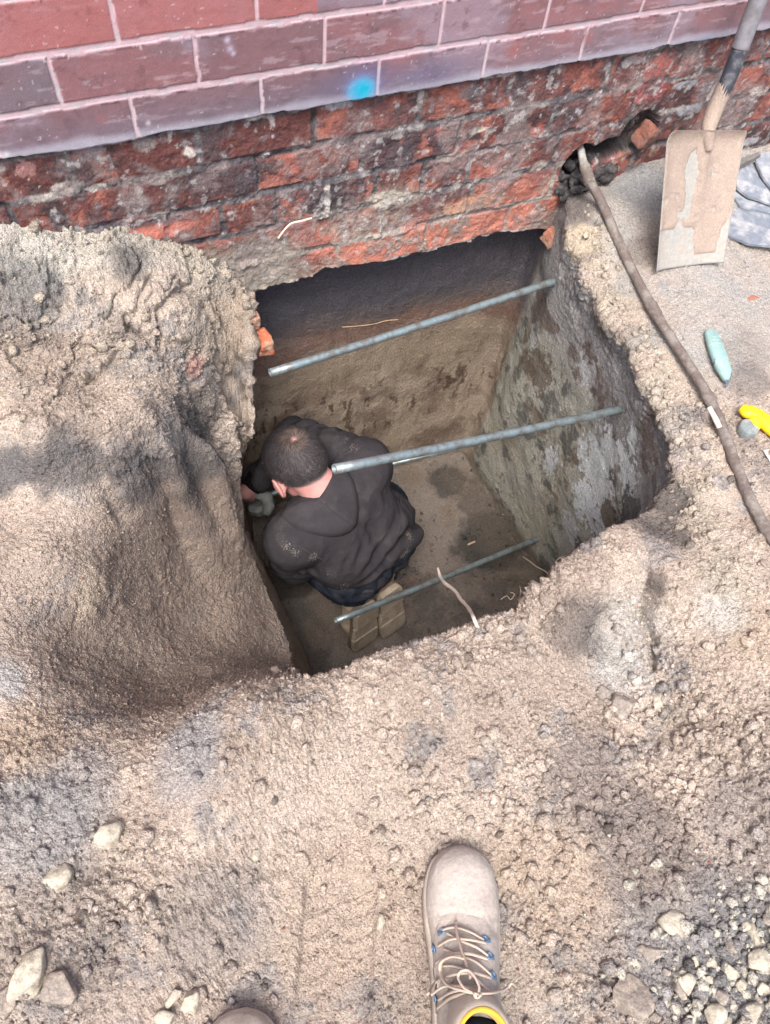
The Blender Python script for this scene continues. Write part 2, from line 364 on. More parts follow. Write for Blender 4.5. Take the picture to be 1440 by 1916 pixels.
# ------------------------------------------------------------------ soil colours (what each layer is made of)
def rgb(r, g, b):
    c = np.array([r, g, b]) / 255.0; return np.where(c <= .04045, c / 12.92, ((c + .055) / 1.055) ** 2.4)
cream = rgb(206, 182, 160); tan = rgb(190, 166, 146); grey = rgb(158, 154, 154); dark = rgb(84, 80, 82); sand = rgb(196, 168, 140); pale = rgb(196, 192, 186)
def mixc(col, c, w): w = np.clip(w, 0, 1)[:, None]; return col * (1 - w) + np.asarray(c) * w
nE = np.zeros(len(P), np.float32); nE[near] = fbm(Q, 9, 5, 41, .6); nF = np.zeros(len(P), np.float32); nF[near] = fbm(Q, 14, 5, 57, .65)
nW = nE * .6 + nB * .4
col = np.tile(tan, (len(P), 1))
col = mixc(col, cream, sst(-.15, .25, nE))
col = mixc(col, grey, .6 * sst(.12, .42, nF))
col = mixc(col, dark, .3 * sst(.30, .55, nF + .3 * nC))
col = col * (1 + .10 * (i1 - .5) * rd1 + .16 * (i2 - .5) * rd2)[:, None]
def patch(px, py, z, r, c, w, sh=.35, sx=1, sy=1):
    global col
    d = blob(px, py, z, r, sx=sx, sy=sy) + sh * (nE + .8 * nF); col = mixc(col, c, w * sst(1.15, .55, d) * near)
top = 1 - inpit
patch(620, 1560, 0, .16, cream, .7); patch(640, 1700, 0, .12, sand, .5); patch(1030, 1640, 0, .13, sand, .7); patch(1250, 1720, 0, .12, sand, .8)
patch(1380, 1200, 0, .10, sand, .8); patch(1340, 1150, .02, .06, pale, .6); patch(1190, 1190, .02, .10, pale, .55); patch(1180, 1250, 0, .08, pale, .5)
patch(390, 1390, .0, .06, grey, .7); patch(370, 1440, .0, .07, rgb(166, 162, 164), .6); patch(80, 1560, .0, .10, grey, .7); patch(130, 1480, .0, .09, grey, .6)
patch(60, 1380, .0, .07, rgb(190, 160, 130), .7); patch(15, 1270, .0, .05, pale, .9); patch(400, 1720, .0, .09, rgb(150, 142, 138), .45); patch(100, 1760, 0, .12, rgb(150, 136, 128), .5)
patch(1300, 1780, 0, .14, grey, .8); patch(1400, 1860, 0, .15, rgb(128, 126, 126), .7); patch(1420, 1560, 0, .12, rgb(146, 138, 136), .45); patch(1100, 1480, 0, .10, rgb(140, 126, 120), .6)
patch(1200, 1600, .0, .10, rgb(140, 125, 118), .7)
# clay and mortar mass against the wall, dark seam below it
sl = slope_left
col = mixc(col, rgb(146, 122, 104), .95 * slope_left * (.75 + .5 * nE))
patch(60, 870, -.0, .11, rgb(112, 106, 104), .75, .5, 2.2, .5); patch(330, 830, -.1, .12, rgb(108, 102, 100), .8, .5, 1.6, .7); patch(380, 790, -.12, .07, rgb(92, 88, 88), .7); patch(560, 900, -.3, .1, rgb(110, 100, 94), .5)
patch(200, 470, .2, .12, rgb(196, 184, 166), .8, .4, 2.2, .6); patch(380, 490, .12, .10, rgb(188, 172, 150), .8); patch(60, 470, .25, .10, rgb(198, 188, 172), .8)
patch(240, 500, .18, .05, rgb(96, 94, 96), .8, .5); patch(60, 560, .2, .10, rgb(112, 112, 114), .7, .6); patch(200, 600, .1, .08, rgb(120, 114, 112), .55, .6); patch(110, 700, .1, .12, rgb(172, 148, 128), .6); patch(420, 620, .0, .10, rgb(178, 154, 128), .75); patch(330, 600, .05, .08, rgb(172, 156, 136), .7)
patch(40, 872, .03, .07, rgb(116, 112, 112), .8, .5, 1.8, .6); patch(150, 880, .02, .07, rgb(110, 104, 104), .8, .5, 1.8, .6); patch(260, 895, -.06, .07, rgb(104, 98, 98), .8, .5, 1.5, .7); patch(360, 910, -.16, .07, rgb(110, 102, 98), .75, .5); patch(300, 800, .0, .06, rgb(112, 108, 108), .6, .6); patch(400, 780, -.08, .06, rgb(96, 92, 92), .7, .6); patch(230, 700, .05, .05, rgb(120, 116, 114), .6, .6)
patch(370, 690, .0, .034, rgb(196, 138, 122), .9, .15); patch(150, 1090, -.12, .06, rgb(192, 168, 140), .9, .2, .8, 1.2); patch(180, 990, -.12, .05, rgb(186, 160, 132), .7)
patch(240, 960, -.2, .05, rgb(118, 104, 94), .6, .4, .6, 1.6); patch(400, 760, -.1, .05, rgb(150, 134, 118), .5)
# strip, paving and ashes by the pipe
col = mixc(col, rgb(192, 176, 152), (.75 * sst(.25, -.2, nF)) * np.exp(-((strip + .02 * nE) / .06) ** 2) * top)
patch(1100, 620, 0, .05, rgb(150, 146, 142), .7); patch(1215, 640, .0, .05, rgb(158, 154, 150), .7, .4); patch(1170, 540, .0, .05, rgb(165, 160, 152), .7, .4); patch(1265, 800, .0, .05, rgb(160, 155, 146), .6, .4)
col = mixc(col, rgb(176, 170, 164), .9 * paved * (.7 + .9 * nE) * top)
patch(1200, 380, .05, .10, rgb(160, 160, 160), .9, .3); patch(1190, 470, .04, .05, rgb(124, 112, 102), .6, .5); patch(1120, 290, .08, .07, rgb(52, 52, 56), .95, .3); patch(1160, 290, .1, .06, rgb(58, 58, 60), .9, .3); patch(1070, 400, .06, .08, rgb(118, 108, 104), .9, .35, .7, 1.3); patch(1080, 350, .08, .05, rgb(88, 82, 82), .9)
patch(1085, 480, .0, .06, rgb(128, 112, 100), .8, .3); patch(1090, 450, .04, .05, rgb(208, 184, 150), .9, .3)
patch(1410, 560, .02, .03, rgb(186, 104, 84), .0); patch(1390, 660, .02, .08, rgb(150, 142, 134), .6, .5); patch(1430, 900, .0, .10, rgb(120, 112, 110), .6, .6); patch(1380, 720, 0, .06, rgb(130, 122, 118), .6, .6)
patch(1110, 1180, .0, .06, rgb(126, 112, 104), .6); patch(1190, 1000, .0, .05, rgb(110, 102, 98), .7); patch(1240, 1000, .0, .06, rgb(104, 98, 96), .8, .4, .8, 1.4); patch(1210, 1090, .02, .05, rgb(96, 90, 88), .8, .4, .6, 1.3); patch(1060, 1170, .02, .06, rgb(112, 102, 98), .6, .5); patch(1250, 950, -.03, .05, rgb(90, 84, 84), .8, .4)
# layers inside the pit
pc = np.tile(rgb(150, 126, 102), (len(P), 1))
zz = Z_ + .05 * nA + .03 * nE
back = sst(1.30, 1.345, Y_ + .02 * nA)
disp_b = 0; bc = np.tile(rgb(172, 148, 122), (len(P), 1)); bc = mixc(bc, rgb(138, 112, 92), sst(-.05, .35, nE)); bc = mixc(bc, rgb(140, 104, 86), sst(-.47, -.38, zz))
bc = mixc(bc, rgb(112, 98, 96), sst(-.37, -.30, zz)); bc = mixc(bc, rgb(98, 92, 100), sst(-.31, -.24, zz)); bc = mixc(bc, rgb(150, 128, 98), .6 * sst(-.62, -.50, zz) * sst(-.38, -.48, zz))
streak = np.zeros(len(P), np.float32); streak[near] = fbm((Q + np.column_stack([nB[near], nA[near], nC[near] * 2]) * .018) * np.array([1, 1, .25]), 42, 4, 77, .6)
bc = mixc(bc, rgb(84, 54, 40), .8 * sst(.14, .36, streak + .25 * nF) * sst(-.52, -.60, zz) * sst(-.92, -.78, zz))
rc = np.tile(rgb(182, 178, 162), (len(P), 1)); rc = mixc(rc, rgb(190, 180, 156), sst(0, .3, nE)); rc = mixc(rc, rgb(104, 102, 96), .8 * sst(.05, .3, nF))
rc = mixc(rc, rgb(164, 158, 156), sst(-.36, -.16, zz + .10 * nE)); rc = mixc(rc, rgb(120, 116, 116), .5 * sst(.1, .4, nF) * sst(-.5, -.1, zz)); rc = mixc(rc, rgb(110, 84, 66), .7 * sst(.15, .35, nE - .4 * nF) * sst(-.9, -.5, zz))
def wpatch(px, py, xw, r, c, w, sh=.5):
    global rc
    q = atx(px, py, xw); d = np.linalg.norm(P - q, axis=1) / r + sh * (nE + 1.2 * nF + 1.3 * nC + .8 * nB); rc = mixc(rc, c, w * sst(1.1, .9, d) * near)
for (px, py, r, w) in [(1120, 900, .10, .9), (1110, 960, .08, .9), (1150, 830, .07, .8), (1200, 900, .07, .8), (1020, 860, .05, .9), (1060, 990, .05, .7), (985, 640, .04, .6), (1090, 700, .05, .4), (1200, 830, .05, .7)]:
    wpatch(px, py, 1.15, r, rgb(222, 226, 230), w, .65)
wpatch(1150, 960, 1.15, .05, rgb(122, 104, 84), .9, .3); wpatch(1130, 610, 1.15, .05, rgb(136, 126, 104), .8); wpatch(1000, 690, 1.16, .07, rgb(120, 100, 82), .8); wpatch(1190, 990, 1.1, .09, rgb(80, 76, 78), .8)
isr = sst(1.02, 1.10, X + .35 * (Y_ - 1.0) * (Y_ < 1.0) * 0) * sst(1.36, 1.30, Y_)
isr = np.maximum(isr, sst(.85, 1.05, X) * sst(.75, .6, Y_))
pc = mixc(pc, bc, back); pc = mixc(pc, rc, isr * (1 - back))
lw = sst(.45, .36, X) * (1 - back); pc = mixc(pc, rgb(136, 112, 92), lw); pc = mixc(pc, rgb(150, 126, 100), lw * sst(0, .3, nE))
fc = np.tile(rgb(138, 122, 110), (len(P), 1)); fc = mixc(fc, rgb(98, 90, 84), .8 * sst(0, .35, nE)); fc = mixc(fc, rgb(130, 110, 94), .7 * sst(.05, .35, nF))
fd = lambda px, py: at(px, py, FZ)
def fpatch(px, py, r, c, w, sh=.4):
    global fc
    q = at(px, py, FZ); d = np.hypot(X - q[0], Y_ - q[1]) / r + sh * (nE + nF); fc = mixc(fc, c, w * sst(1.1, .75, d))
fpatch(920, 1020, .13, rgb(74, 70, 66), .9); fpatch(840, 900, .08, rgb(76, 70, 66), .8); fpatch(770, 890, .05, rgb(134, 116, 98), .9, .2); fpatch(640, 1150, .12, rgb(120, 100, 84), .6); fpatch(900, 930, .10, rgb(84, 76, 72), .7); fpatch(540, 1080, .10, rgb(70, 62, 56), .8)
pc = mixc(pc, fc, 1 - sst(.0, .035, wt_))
pc = mixc(pc, rgb(132, 112, 84), .7 * np.exp(-((wt_ - .03) / .03) ** 2) * isr)
lip = sst(.97, 1.0, wt_ + .012 * nB)
keep = np.maximum(lip, slope_left * 0)
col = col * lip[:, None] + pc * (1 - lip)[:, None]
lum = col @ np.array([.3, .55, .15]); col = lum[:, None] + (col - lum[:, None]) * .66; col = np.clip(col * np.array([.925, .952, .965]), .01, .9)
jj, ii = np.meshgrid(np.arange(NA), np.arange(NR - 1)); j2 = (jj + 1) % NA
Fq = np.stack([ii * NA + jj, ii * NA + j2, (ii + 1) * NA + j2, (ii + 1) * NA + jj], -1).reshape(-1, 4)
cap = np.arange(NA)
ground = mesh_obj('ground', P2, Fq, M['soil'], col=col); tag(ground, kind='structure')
Nn = normals(P2.reshape(NR, NA, 3)).reshape(-1, 3); 
if Nn[(ko + 100) * NA:(ko + 101) * NA, 2].mean() < 0: Nn = -Nn; 
_ck = ground.data.polygons[(ko + 100) * NA].normal.z
if _ck < 0: ground.data.flip_normals()
# coarse copy for finding where things rest
st = 4; gi = np.arange(0, NR, st); gj = np.arange(0, NA, st)
Cv = P2.reshape(NR, NA, 3)[gi][:, gj]; a, b = Cv.shape[:2]
BV = BVHTree.FromPolygons([tuple(v) for v in Cv.reshape(-1, 3).tolist()], [(i * b + j, i * b + (j + 1) % b, (i + 1) * b + (j + 1) % b, (i + 1) * b + j) for i in range(a - 1) for j in range(b)])
def surf(px, py, up=0.0):
    d = Vector(ray(px, py)).normalized(); r = BV.ray_cast(Vector((0, 0, H)), d)
    p = r[0] if r[0] else Vector(at(px, py, 0)); n = r[1] if r[1] else Vector((0, 0, 1))
    if n.dot(d) > 0: n = -n
    return np.array(p) + np.array(n) * up, np.array(n)

# ------------------------------------------------------------------ brick wall
wall = empty('brick_wall', (1.0, YW, 0)); tag(wall, 'house wall with smooth purple brick courses above crumbling dug out red footing bricks', 'brick wall')
zC = .421; ZT = 2.4
def grid_faces(nr, nc):
    j, i = np.meshgrid(np.arange(nc - 1), np.arange(nr - 1)); return np.stack([i * nc + j, i * nc + j + 1, (i + 1) * nc + j + 1, (i + 1) * nc + j], -1).reshape(-1, 4)
st_ = .0022 / QL
xs = np.concatenate([np.arange(-1.6, -.22, .012), np.arange(-.22, 2.06, st_), np.arange(2.06, 3.6, .012)])
# glazed courses: bed joints at measured heights
beds = [zC - .004, .497, .584, .668]
while beds[-1] < ZT: beds.append(beds[-1] + .084)
zs = np.concatenate([np.arange(zC, .95, st_), np.arange(.95, ZT, .012), [ZT]])
gx, gz2 = np.meshgrid(xs, zs); px_, pz_ = gx.ravel(), gz2.ravel(); PW = np.column_stack([px_, px_ * 0 + YW, pz_])
w1 = vnoise(PW, 5, 13) * .0022 + vnoise(PW, 22, 3) * .0014 + vnoise(PW, 60, 4) * .0010; w2 = vnoise(PW, 60, 8) * .0009
k = np.clip(np.searchsorted(np.array(beds), pz_ + w1, 'right') - 1, 0, len(beds) - 2); bz = np.array(beds)
dbed = np.minimum(np.where(k == 0, 9, pz_ + w1 - bz[k]), bz[k + 1] - pz_ - w1)
PIT = .235; off = np.where(k % 2 == 0, .177, .065)
bu = (px_ - off) / PIT + w2 * 4; bi = np.floor(bu); fr = (bu - bi) * PIT; dper = np.minimum(fr, PIT - fr)
jm = np.maximum(sst(.0064, .0050, dbed), sst(.0040, .0028, dper))
hb = _hash(bi.astype(np.int64) + 50, k.astype(np.int64) + 3, k.astype(np.int64) * 0, 5); hb2 = _hash(bi.astype(np.int64) + 50, k.astype(np.int64) + 3, k.astype(np.int64) * 0, 9)
nn = fbm(PW, 12, 5, 6, .6); nm = fbm(PW, 45, 4, 16, .6)
cA, cB, cC, cD = rgb(150, 84, 84), rgb(122, 82, 88), rgb(112, 92, 100), rgb(176, 78, 68)
gcol = cB[None] * (1 - hb[:, None]) + cA[None] * hb[:, None]
gcol = mixc(gcol, cC, .7 * sst(.5, 1.0, hb2) + .45 * sst(-.1, .35, nn)); gcol = mixc(gcol, rgb(146, 134, 150), .45 * sst(.05, .4, fbm(PW + 7, 6, 5, 66, .6)) * (k < 3)); gcol = mixc(gcol, rgb(104, 62, 66), .5 * sst(.2, .45, nm)); gcol = mixc(gcol, rgb(98, 70, 76), .35 * sst(.15, .4, fbm(PW * np.array([1, 1, 2.2]) + 4, 20, 5, 106, .68))); gcol = mixc(gcol, rgb(176, 150, 156), .35 * sst(.2, .4, fbm(PW * np.array([.6, 1, 3]) + 14, 34, 4, 116, .68)))
red = (k >= 2) & (px_ < .52); gcol = mixc(gcol, cD, np.where(red, .85, .0) * (.9 + .3 * nn)); gcol = mixc(gcol, rgb(168, 88, 84), np.where(k >= 3, .4, 0))
gcol = mixc(gcol, rgb(120, 60, 58), .35 * sst(.25, .4, nm) * (k >= 2))
low = sst(.075, .0, pz_ - zC + .02 * nn); gcol = mixc(gcol, rgb(104, 100, 116), .5 * low); gcol = mixc(gcol, rgb(160, 156, 168), .75 * sst(.022, .004, pz_ - zC + .010 * nn))
gcol = mixc(gcol, rgb(84, 88, 116), .55 * np.exp(-(((px_ - .60) / .10) ** 2 + ((pz_ - .455) / .03) ** 2))); gcol = mixc(gcol, rgb(80, 90, 130), .5 * np.exp(-(((px_ - .76) / .08) ** 2 + ((pz_ - .45) / .03) ** 2)))
def wp(px, py): return aty(px, py, YW)
mc = mixc(np.tile(rgb(192, 152, 156), (len(PW), 1)), rgb(176, 160, 160), sst(0, .3, nm)); mc = mixc(mc, rgb(176, 168, 172), sst(.12, .0, pz_ - zC) * .4)
gcol = gcol * (1 - jm)[:, None] + mc * jm[:, None]
chip = sst(.0030, .0008, np.abs(dbed - .0075) + .004 * (nm > -.15)) * (bz[k + 1] - pz_ < .02); gcol = mixc(gcol, rgb(74, 46, 50), .7 * chip)
def wdot(px, py, r, c, w, ex=0.0, sx=1.0):
    global gcol
    q = wp(px, py); d = np.hypot((px_ - q[0]) / sx, pz_ - q[2]) / r; gcol = mixc(gcol, c, w * np.exp(-np.maximum(d - ex + .25 * nm, 0) ** 2 * 2.2))
wdot(676, 167, .018, rgb(0, 160, 205), 1.0, .8, 1.25); wdot(1322, 80, .011, rgb(60, 150, 200), .8, .2, 1.8); wdot(1310, 85, .02, rgb(84, 110, 160), .5, .3, 2)
wdot(680, 150, .035, rgb(110, 100, 170), .35, .2, 1.6)
for (px, py, r, c) in [(425, 75, .007, (190, 176, 200)), (430, 92, .009, (180, 166, 190)), (436, 100, .006, (190, 176, 200)), (277, 230, .006, (190, 186, 180)), (12, 290, .009, (200, 196, 196)), (190, 222, .010, (150, 80, 74)), (960, 95, .020, (160, 76, 66)), (1100, 70, .02, (150, 80, 78)), (1240, 190, .01, (150, 140, 140))]:
    wdot(px, py, r, rgb(*c), .7)
sp = vnoise(PW, 190, 31) > .82; gcol = mixc(gcol, rgb(190, 176, 180), .45 * sp * (1 - jm) * (nn > 0)); 
ydis = .0022 * jm * (-1) * -1 + .0012 * nn * (1 - jm) * -1 - (.0009 * hb) * (1 - jm)
ydis = np.where(jm > .3, .0016 + .0006 * nm, -.0010 * nn - .001 * hb)
VG = np.column_stack([px_, YW + ydis, pz_])
edge = pz_ < zC + .0001
Vg2 = VG.copy(); fcs = grid_faces(len(zs), len(xs))
# turn the bottom edge back over the footing and close top and back
nb = len(xs); back_r = np.column_stack([xs, np.full(nb, YW + .03), np.full(nb, zC)]); topb = np.column_stack([xs, np.full(nb, YW + .33), np.full(nb, ZT)]); botb = np.column_stack([xs, np.full(nb, YW + .33), np.full(nb, zC)])
# ragged lower edge of the render skim
rag = fbm(np.column_stack([xs, xs * 0, xs * 0]), 14, 5, 91, .6) * .007
VG[:nb, 2] += rag; VG[nb:2 * nb, 2] += rag * .6
base = len(VG); VG = np.concatenate([VG, back_r, topb, botb]); c0 = (len(zs) - 1) * nb
def strip_f(a, b): j = np.arange(nb - 1); return np.stack([a + j, a + j + 1, b + j + 1, b + j], -1)
fcs = np.concatenate([fcs, strip_f(base, 0), strip_f(c0, base + nb), strip_f(base + nb, base + 2 * nb), strip_f(base + 2 * nb, base)])
gcol = np.concatenate([gcol, np.tile(rgb(120, 90, 90), (3 * nb, 1))])
gl_ = gcol @ np.array([.3, .55, .15]); gcol = (gl_[:, None] + (gcol - gl_[:, None]) * .62) * np.array([1.13, 1.15, 1.24])
gcol2 = gcol[:len(px_)]; q_ = wp(677, 167); d_g = np.hypot((px_ - q_[0]) / 1.25, pz_ - q_[2]) / .019; gw = np.clip(1.25 - d_g + .25 * nm, 0, 1) ** .8; gcol[:len(px_)] = mixc(gcol2, rgb(20, 168, 200), gw)
mesh_obj('glazed_brickwork', VG, fcs, M['glazed'], wall, col=np.clip(gcol, .01, .9))
# rough footing courses
xs2 = np.concatenate([np.arange(-1.6, -.22, .012), np.arange(-.22, 2.06, st_ * 1.0), np.arange(2.06, 3.6, .012)]); nv = int(200 * QL)
zb = np.full(len(xs2), -.03); 
zb = np.interp(xs2, [-1.6, .30, .355, .375, .42, .52, .55, .60, .75, .9, 1.05, 1.15, 1.20, 1.25, 1.35, 3.6], [-.10, -.10, -.08, -.018, -.012, -.020, .004, -.002, -.016, -.022, -.020, -.026, -.045, -.08, -.08, -.08])
zb = zb + fbm(np.column_stack([xs2, xs2 * 0, xs2 * 0]), 18, 4, 19) * .009
tv = np.linspace(0, 1, nv)[:, None]; gzz = zb[None] + (zC + .004 - zb[None]) * tv; gxx = np.repeat(xs2[None], nv, 0)
rx, rz = gxx.ravel(), gzz.ravel(); PR = np.column_stack([rx, rx * 0 + YW, rz])
n1, n2, n3, n4 = fbm(PR, 7, 4, 23), fbm(PR, 26, 5, 29, .6), fbm(PR, 80, 4, 37, .6), fbm(PR, 11, 5, 43, .65)
zz_ = rz + .006 * n1 + .004 * n2; xx_ = rx + .005 * n2
CP_ = .0865; kk = np.floor((zC - .006 - zz_) / CP_).astype(int); fz = (zC - .006 - zz_) - kk * CP_; db = np.minimum(fz, CP_ - fz)
hd = (kk % 3 == 2); pit = np.where(hd, .118, .235); bu = (xx_ - .05 - np.array([.0, .11, .03, .17, .06, .1, .02])[np.clip(kk, 0, 6)]) / pit; bi = np.floor(bu).astype(np.int64); fr = (bu - bi) * pit; dp = np.minimum(fr, pit - fr)
hh = _hash(bi + 99, kk.astype(np.int64) + 7, kk.astype(np.int64) * 0, 61); hh2 = _hash(bi + 99, kk.astype(np.int64) + 7, kk.astype(np.int64) * 0, 67)
jr = np.maximum(sst(.0105, .005, db + .004 * n3), sst(.008, .004, dp + .004 * n3))
rcol = np.tile(rgb(112, 62, 56), (len(PR), 1)); rcol = mixc(rcol, rgb(140, 72, 58), hh); rcol = mixc(rcol, rgb(92, 70, 74), .8 * sst(.45, .8, hh2))
lowb = sst(.19, .03, rz + .05 * n1 + (rx < .4) * .1) * sst(.40, .55, rx) * sst(1.25, 1.15, rx); lowb = np.maximum(lowb, .85 * np.exp(-(((rx - .14) / .10) ** 2 + ((rz - .19) / .02) ** 2)))
rcol = mixc(rcol, rgb(190, 100, 66), lowb * (.55 + .45 * hh)); rcol = mixc(rcol, rgb(200, 146, 110), lowb * .6 * sst(.1, .4, n4))
rcol = mixc(rcol, rgb(178, 92, 66), .85 * sst(.22, .42, n2 + .3 * hh))
rcol = mixc(rcol, rgb(64, 60, 64), .80 * sst(.02, .30, n4 + .2 * n3) * (1 - .85 * lowb))
mo = mixc(np.tile(rgb(98, 92, 94), (len(PR), 1)), rgb(182, 172, 158), sst(.0, .35, n4 + .3 * n1)); mo = mixc(mo, rgb(54, 52, 56), .8 * sst(.05, .35, -n4) * (1 - lowb)); mo = mixc(mo, rgb(170, 160, 142), lowb * .8)
rcol = rcol * (1 - jr)[:, None] + mo * jr[:, None]
def rp_(px, py, r, c, w, sx=1.0, sh=.6):
    global rcol
    q = wp(px, py); d = np.hypot((rx - q[0]) / sx, rz - q[2]) / r + sh * (n2 + n3 * .8); rcol = mixc(rcol, rgb(*c), w * sst(1.1, .75, d))
for a in [(355, 290, .012, (206, 196, 180), .9, 1), (130, 360, .014, (192, 180, 166), .8, 2.5), (185, 360, .010, (200, 188, 172), .8, 2), (270, 270, .02, (146, 138, 134), .7, 1), (300, 345, .01, (190, 176, 164), .7, 2), (170, 295, .018, (150, 146, 148), .7, 1.8), (52, 325, .016, (186, 122, 112), .8, 1), (640, 205, .012, (176, 180, 186), .9, 2.4), (310, 250, .008, (176, 176, 180), .8, 2.5),
          (720, 380, .022, (196, 184, 160), .85, 2.2), (850, 300, .014, (204, 190, 160), .85, 2.4), (900, 250, .009, (206, 192, 164), .85, 3), (960, 330, .02, (150, 140, 132), .8, 2), (760, 375, .015, (206, 196, 176), .8, 1.5), (1010, 320, .016, (196, 172, 140), .8, 1.6),
          (890, 385, .026, (200, 140, 92), .9, 3.0), (780, 425, .022, (198, 106, 74), .85, 2), (560, 435, .028, (196, 92, 62), .9, 1.8), (630, 490, .02, (200, 104, 70), .8, 1.6), (980, 350, .018, (200, 112, 76), .9, 1.8), (990, 405, .02, (206, 130, 88), .9, 1.4), (880, 430, .026, (158, 142, 104), .75, 2), (500, 480, .03, (164, 146, 122), .8, 1.4), (680, 500, .015, (176, 158, 124), .7, 1.6), (320, 440, .016, (194, 84, 60), .9, 3), (250, 420, .01, (180, 84, 62), .6, 3),
          (870, 285, .02, (176, 84, 62), .6, 2), (1010, 250, .02, (188, 84, 60), .7, 1), (1130, 235, .012, (200, 100, 72), .95, 4), (1240, 130, .03, (190, 92, 74), .8, 1.6), (1300, 130, .03, (176, 88, 74), .7, 1.6), (1220, 180, .03, (170, 74, 70), .9, 1.6), (1180, 150, .03, (140, 80, 74), .6, 2), (1290, 165, .012, (168, 170, 172), .8, 3), (1300, 210, .014, (150, 150, 154), .8, 3), (1400, 270, .012, (180, 178, 178), .85, 4), (1410, 150, .03, (180, 100, 78), .7, 1.5), (1420, 175, .008, (200, 186, 170), .8, 2.5), (1180, 230, .02, (84, 74, 76), .7, 1), (1370, 220, .04, (100, 76, 78), .8, 2),
          (700, 240, .05, (98, 74, 78), .5, 2), (1000, 170, .04, (96, 72, 76), .6, 2), (880, 180, .02, (120, 118, 122), .7, 1.5), (440, 340, .04, (84, 72, 76), .7, 2.5), (760, 300, .03, (92, 80, 84), .6, 2), (1190, 120, .012, (170, 160, 158), .7, 2.5)]:
    rp_(*a)
ry = .013 + .007 * n1 + .0045 * n2 + .003 * n3 + .005 * jr * sst(.0, -.2, n4) - .010 * lowb * hh + .004 * (hh - .5)
ry += .010 * sst(zC - .012, zC - .002, rz)
cream_l = sst(.3, .5, n4 + .3 * n1) * jr; ry -= .006 * cream_l
# broken opening behind the pipe
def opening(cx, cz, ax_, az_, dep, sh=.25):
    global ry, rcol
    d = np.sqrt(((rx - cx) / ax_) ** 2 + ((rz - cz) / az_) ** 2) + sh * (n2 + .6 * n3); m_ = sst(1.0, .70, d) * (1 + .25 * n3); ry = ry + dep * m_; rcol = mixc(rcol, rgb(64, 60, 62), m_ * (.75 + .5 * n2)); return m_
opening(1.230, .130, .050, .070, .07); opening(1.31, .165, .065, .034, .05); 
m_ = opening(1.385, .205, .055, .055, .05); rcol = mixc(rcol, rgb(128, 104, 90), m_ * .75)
VR = np.column_stack([rx, YW + ry, rz]); nb2 = len(xs2)
base = len(VR); bkk = np.column_stack([xs2, np.full(nb2, YW + .33), zb]); bk2 = np.column_stack([xs2, np.full(nb2, YW + .33), np.full(nb2, zC + .002)])
VR[:nb2, 1] += .006
VR = np.concatenate([VR, bkk, bk2]); f2 = grid_faces(nv, nb2); j = np.arange(nb2 - 1)
f2 = np.concatenate([f2, np.stack([base + j, base + j + 1, j + 1, j], -1), np.stack([base + nb2 + j, base + nb2 + j + 1, base + j + 1, base + j], -1)])
rcol = np.concatenate([rcol, np.tile(rgb(120, 84, 70), (2 * nb2, 1))])
hi_ = sst(.10, .24, rz + .05 * n1); gr1 = fbm(PR + 3, 19, 5, 83, .62); gr2 = fbm(PR + 9, 60, 4, 89, .6)
rcol0 = rcol
rgm = .62 * sst(-.06, .22, gr1 + .35 * gr2) * (.35 + .65 * hi_) * (1 - .7 * lowb); rcol_g = mixc(np.tile(rgb(84, 78, 82), (len(PR), 1)), rgb(128, 120, 122), sst(0, .3, gr2)); rcol_n = len(rcol) - len(PR)
rcol = rcol * (1 - rgm[:, None]) + rcol_g * rgm[:, None] if rcol_n == 0 else np.concatenate([rcol[:len(PR)] * (1 - rgm[:, None]) + rcol_g * rgm[:, None], rcol[len(PR):]])
bm_ = sst(.0, .28, -gr1 + .3 * gr2) * sst(.24, .12, rz + .05 * n1) * .6; bq_ = mixc(np.tile(rgb(170, 154, 132), (len(PR), 1)), rgb(128, 116, 106), sst(-.1, .3, n3)); rcol[:len(PR)] = rcol[:len(PR)] * (1 - bm_[:, None]) + bq_ * bm_[:, None]
lf_ = sst(.52, .44, rx + .04 * n2) * sst(.16, .08, rz + .04 * n2); rcol[:len(PR)] = mixc(rcol[:len(PR)], rgb(158, 144, 124), lf_ * .92)
sm_ = .6 * sst(.02, .3, fbm(PR + 21, 13, 5, 97, .62)); rcol[:len(PR)] = mixc(rcol[:len(PR)], rgb(146, 126, 120), sm_)
ob_ = sst(.10, .04, rz + .02 * n2) * sst(.48, .56, rx) * sst(1.24, 1.18, rx) * sst(-.10, .08, gr1 + .2 * n3) * (1 - .8 * jr); rcol[:len(PR)] = mixc(rcol[:len(PR)], rgb(214, 116, 78), ob_ * .9); ob2 = np.exp(-(((rx - .17) / .10) ** 2 + ((rz - .205) / .016) ** 2) ** 2) * (1 - .8 * jr); rcol[:len(PR)] = mixc(rcol[:len(PR)], rgb(204, 104, 72), ob2 * .85)
spk = (gr2 > .34) & (n4 > -.1); rcol[:len(PR)] = mixc(rcol[:len(PR)], rgb(176, 170, 164), .6 * spk)
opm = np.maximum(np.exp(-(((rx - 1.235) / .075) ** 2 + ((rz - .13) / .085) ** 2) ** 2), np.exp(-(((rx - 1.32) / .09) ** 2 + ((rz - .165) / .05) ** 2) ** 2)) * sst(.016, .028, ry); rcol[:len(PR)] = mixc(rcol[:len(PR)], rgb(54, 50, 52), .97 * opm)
rl_ = rcol @ np.array([.3, .55, .15]); rcol = (rl_[:, None] + (rcol - rl_[:, None]) * .66) * np.array([1.12, 1.14, 1.19])
mesh_obj('footing_brickwork', VR, f2, M['rough_brick'], wall, col=np.clip(rcol, .01, .9))
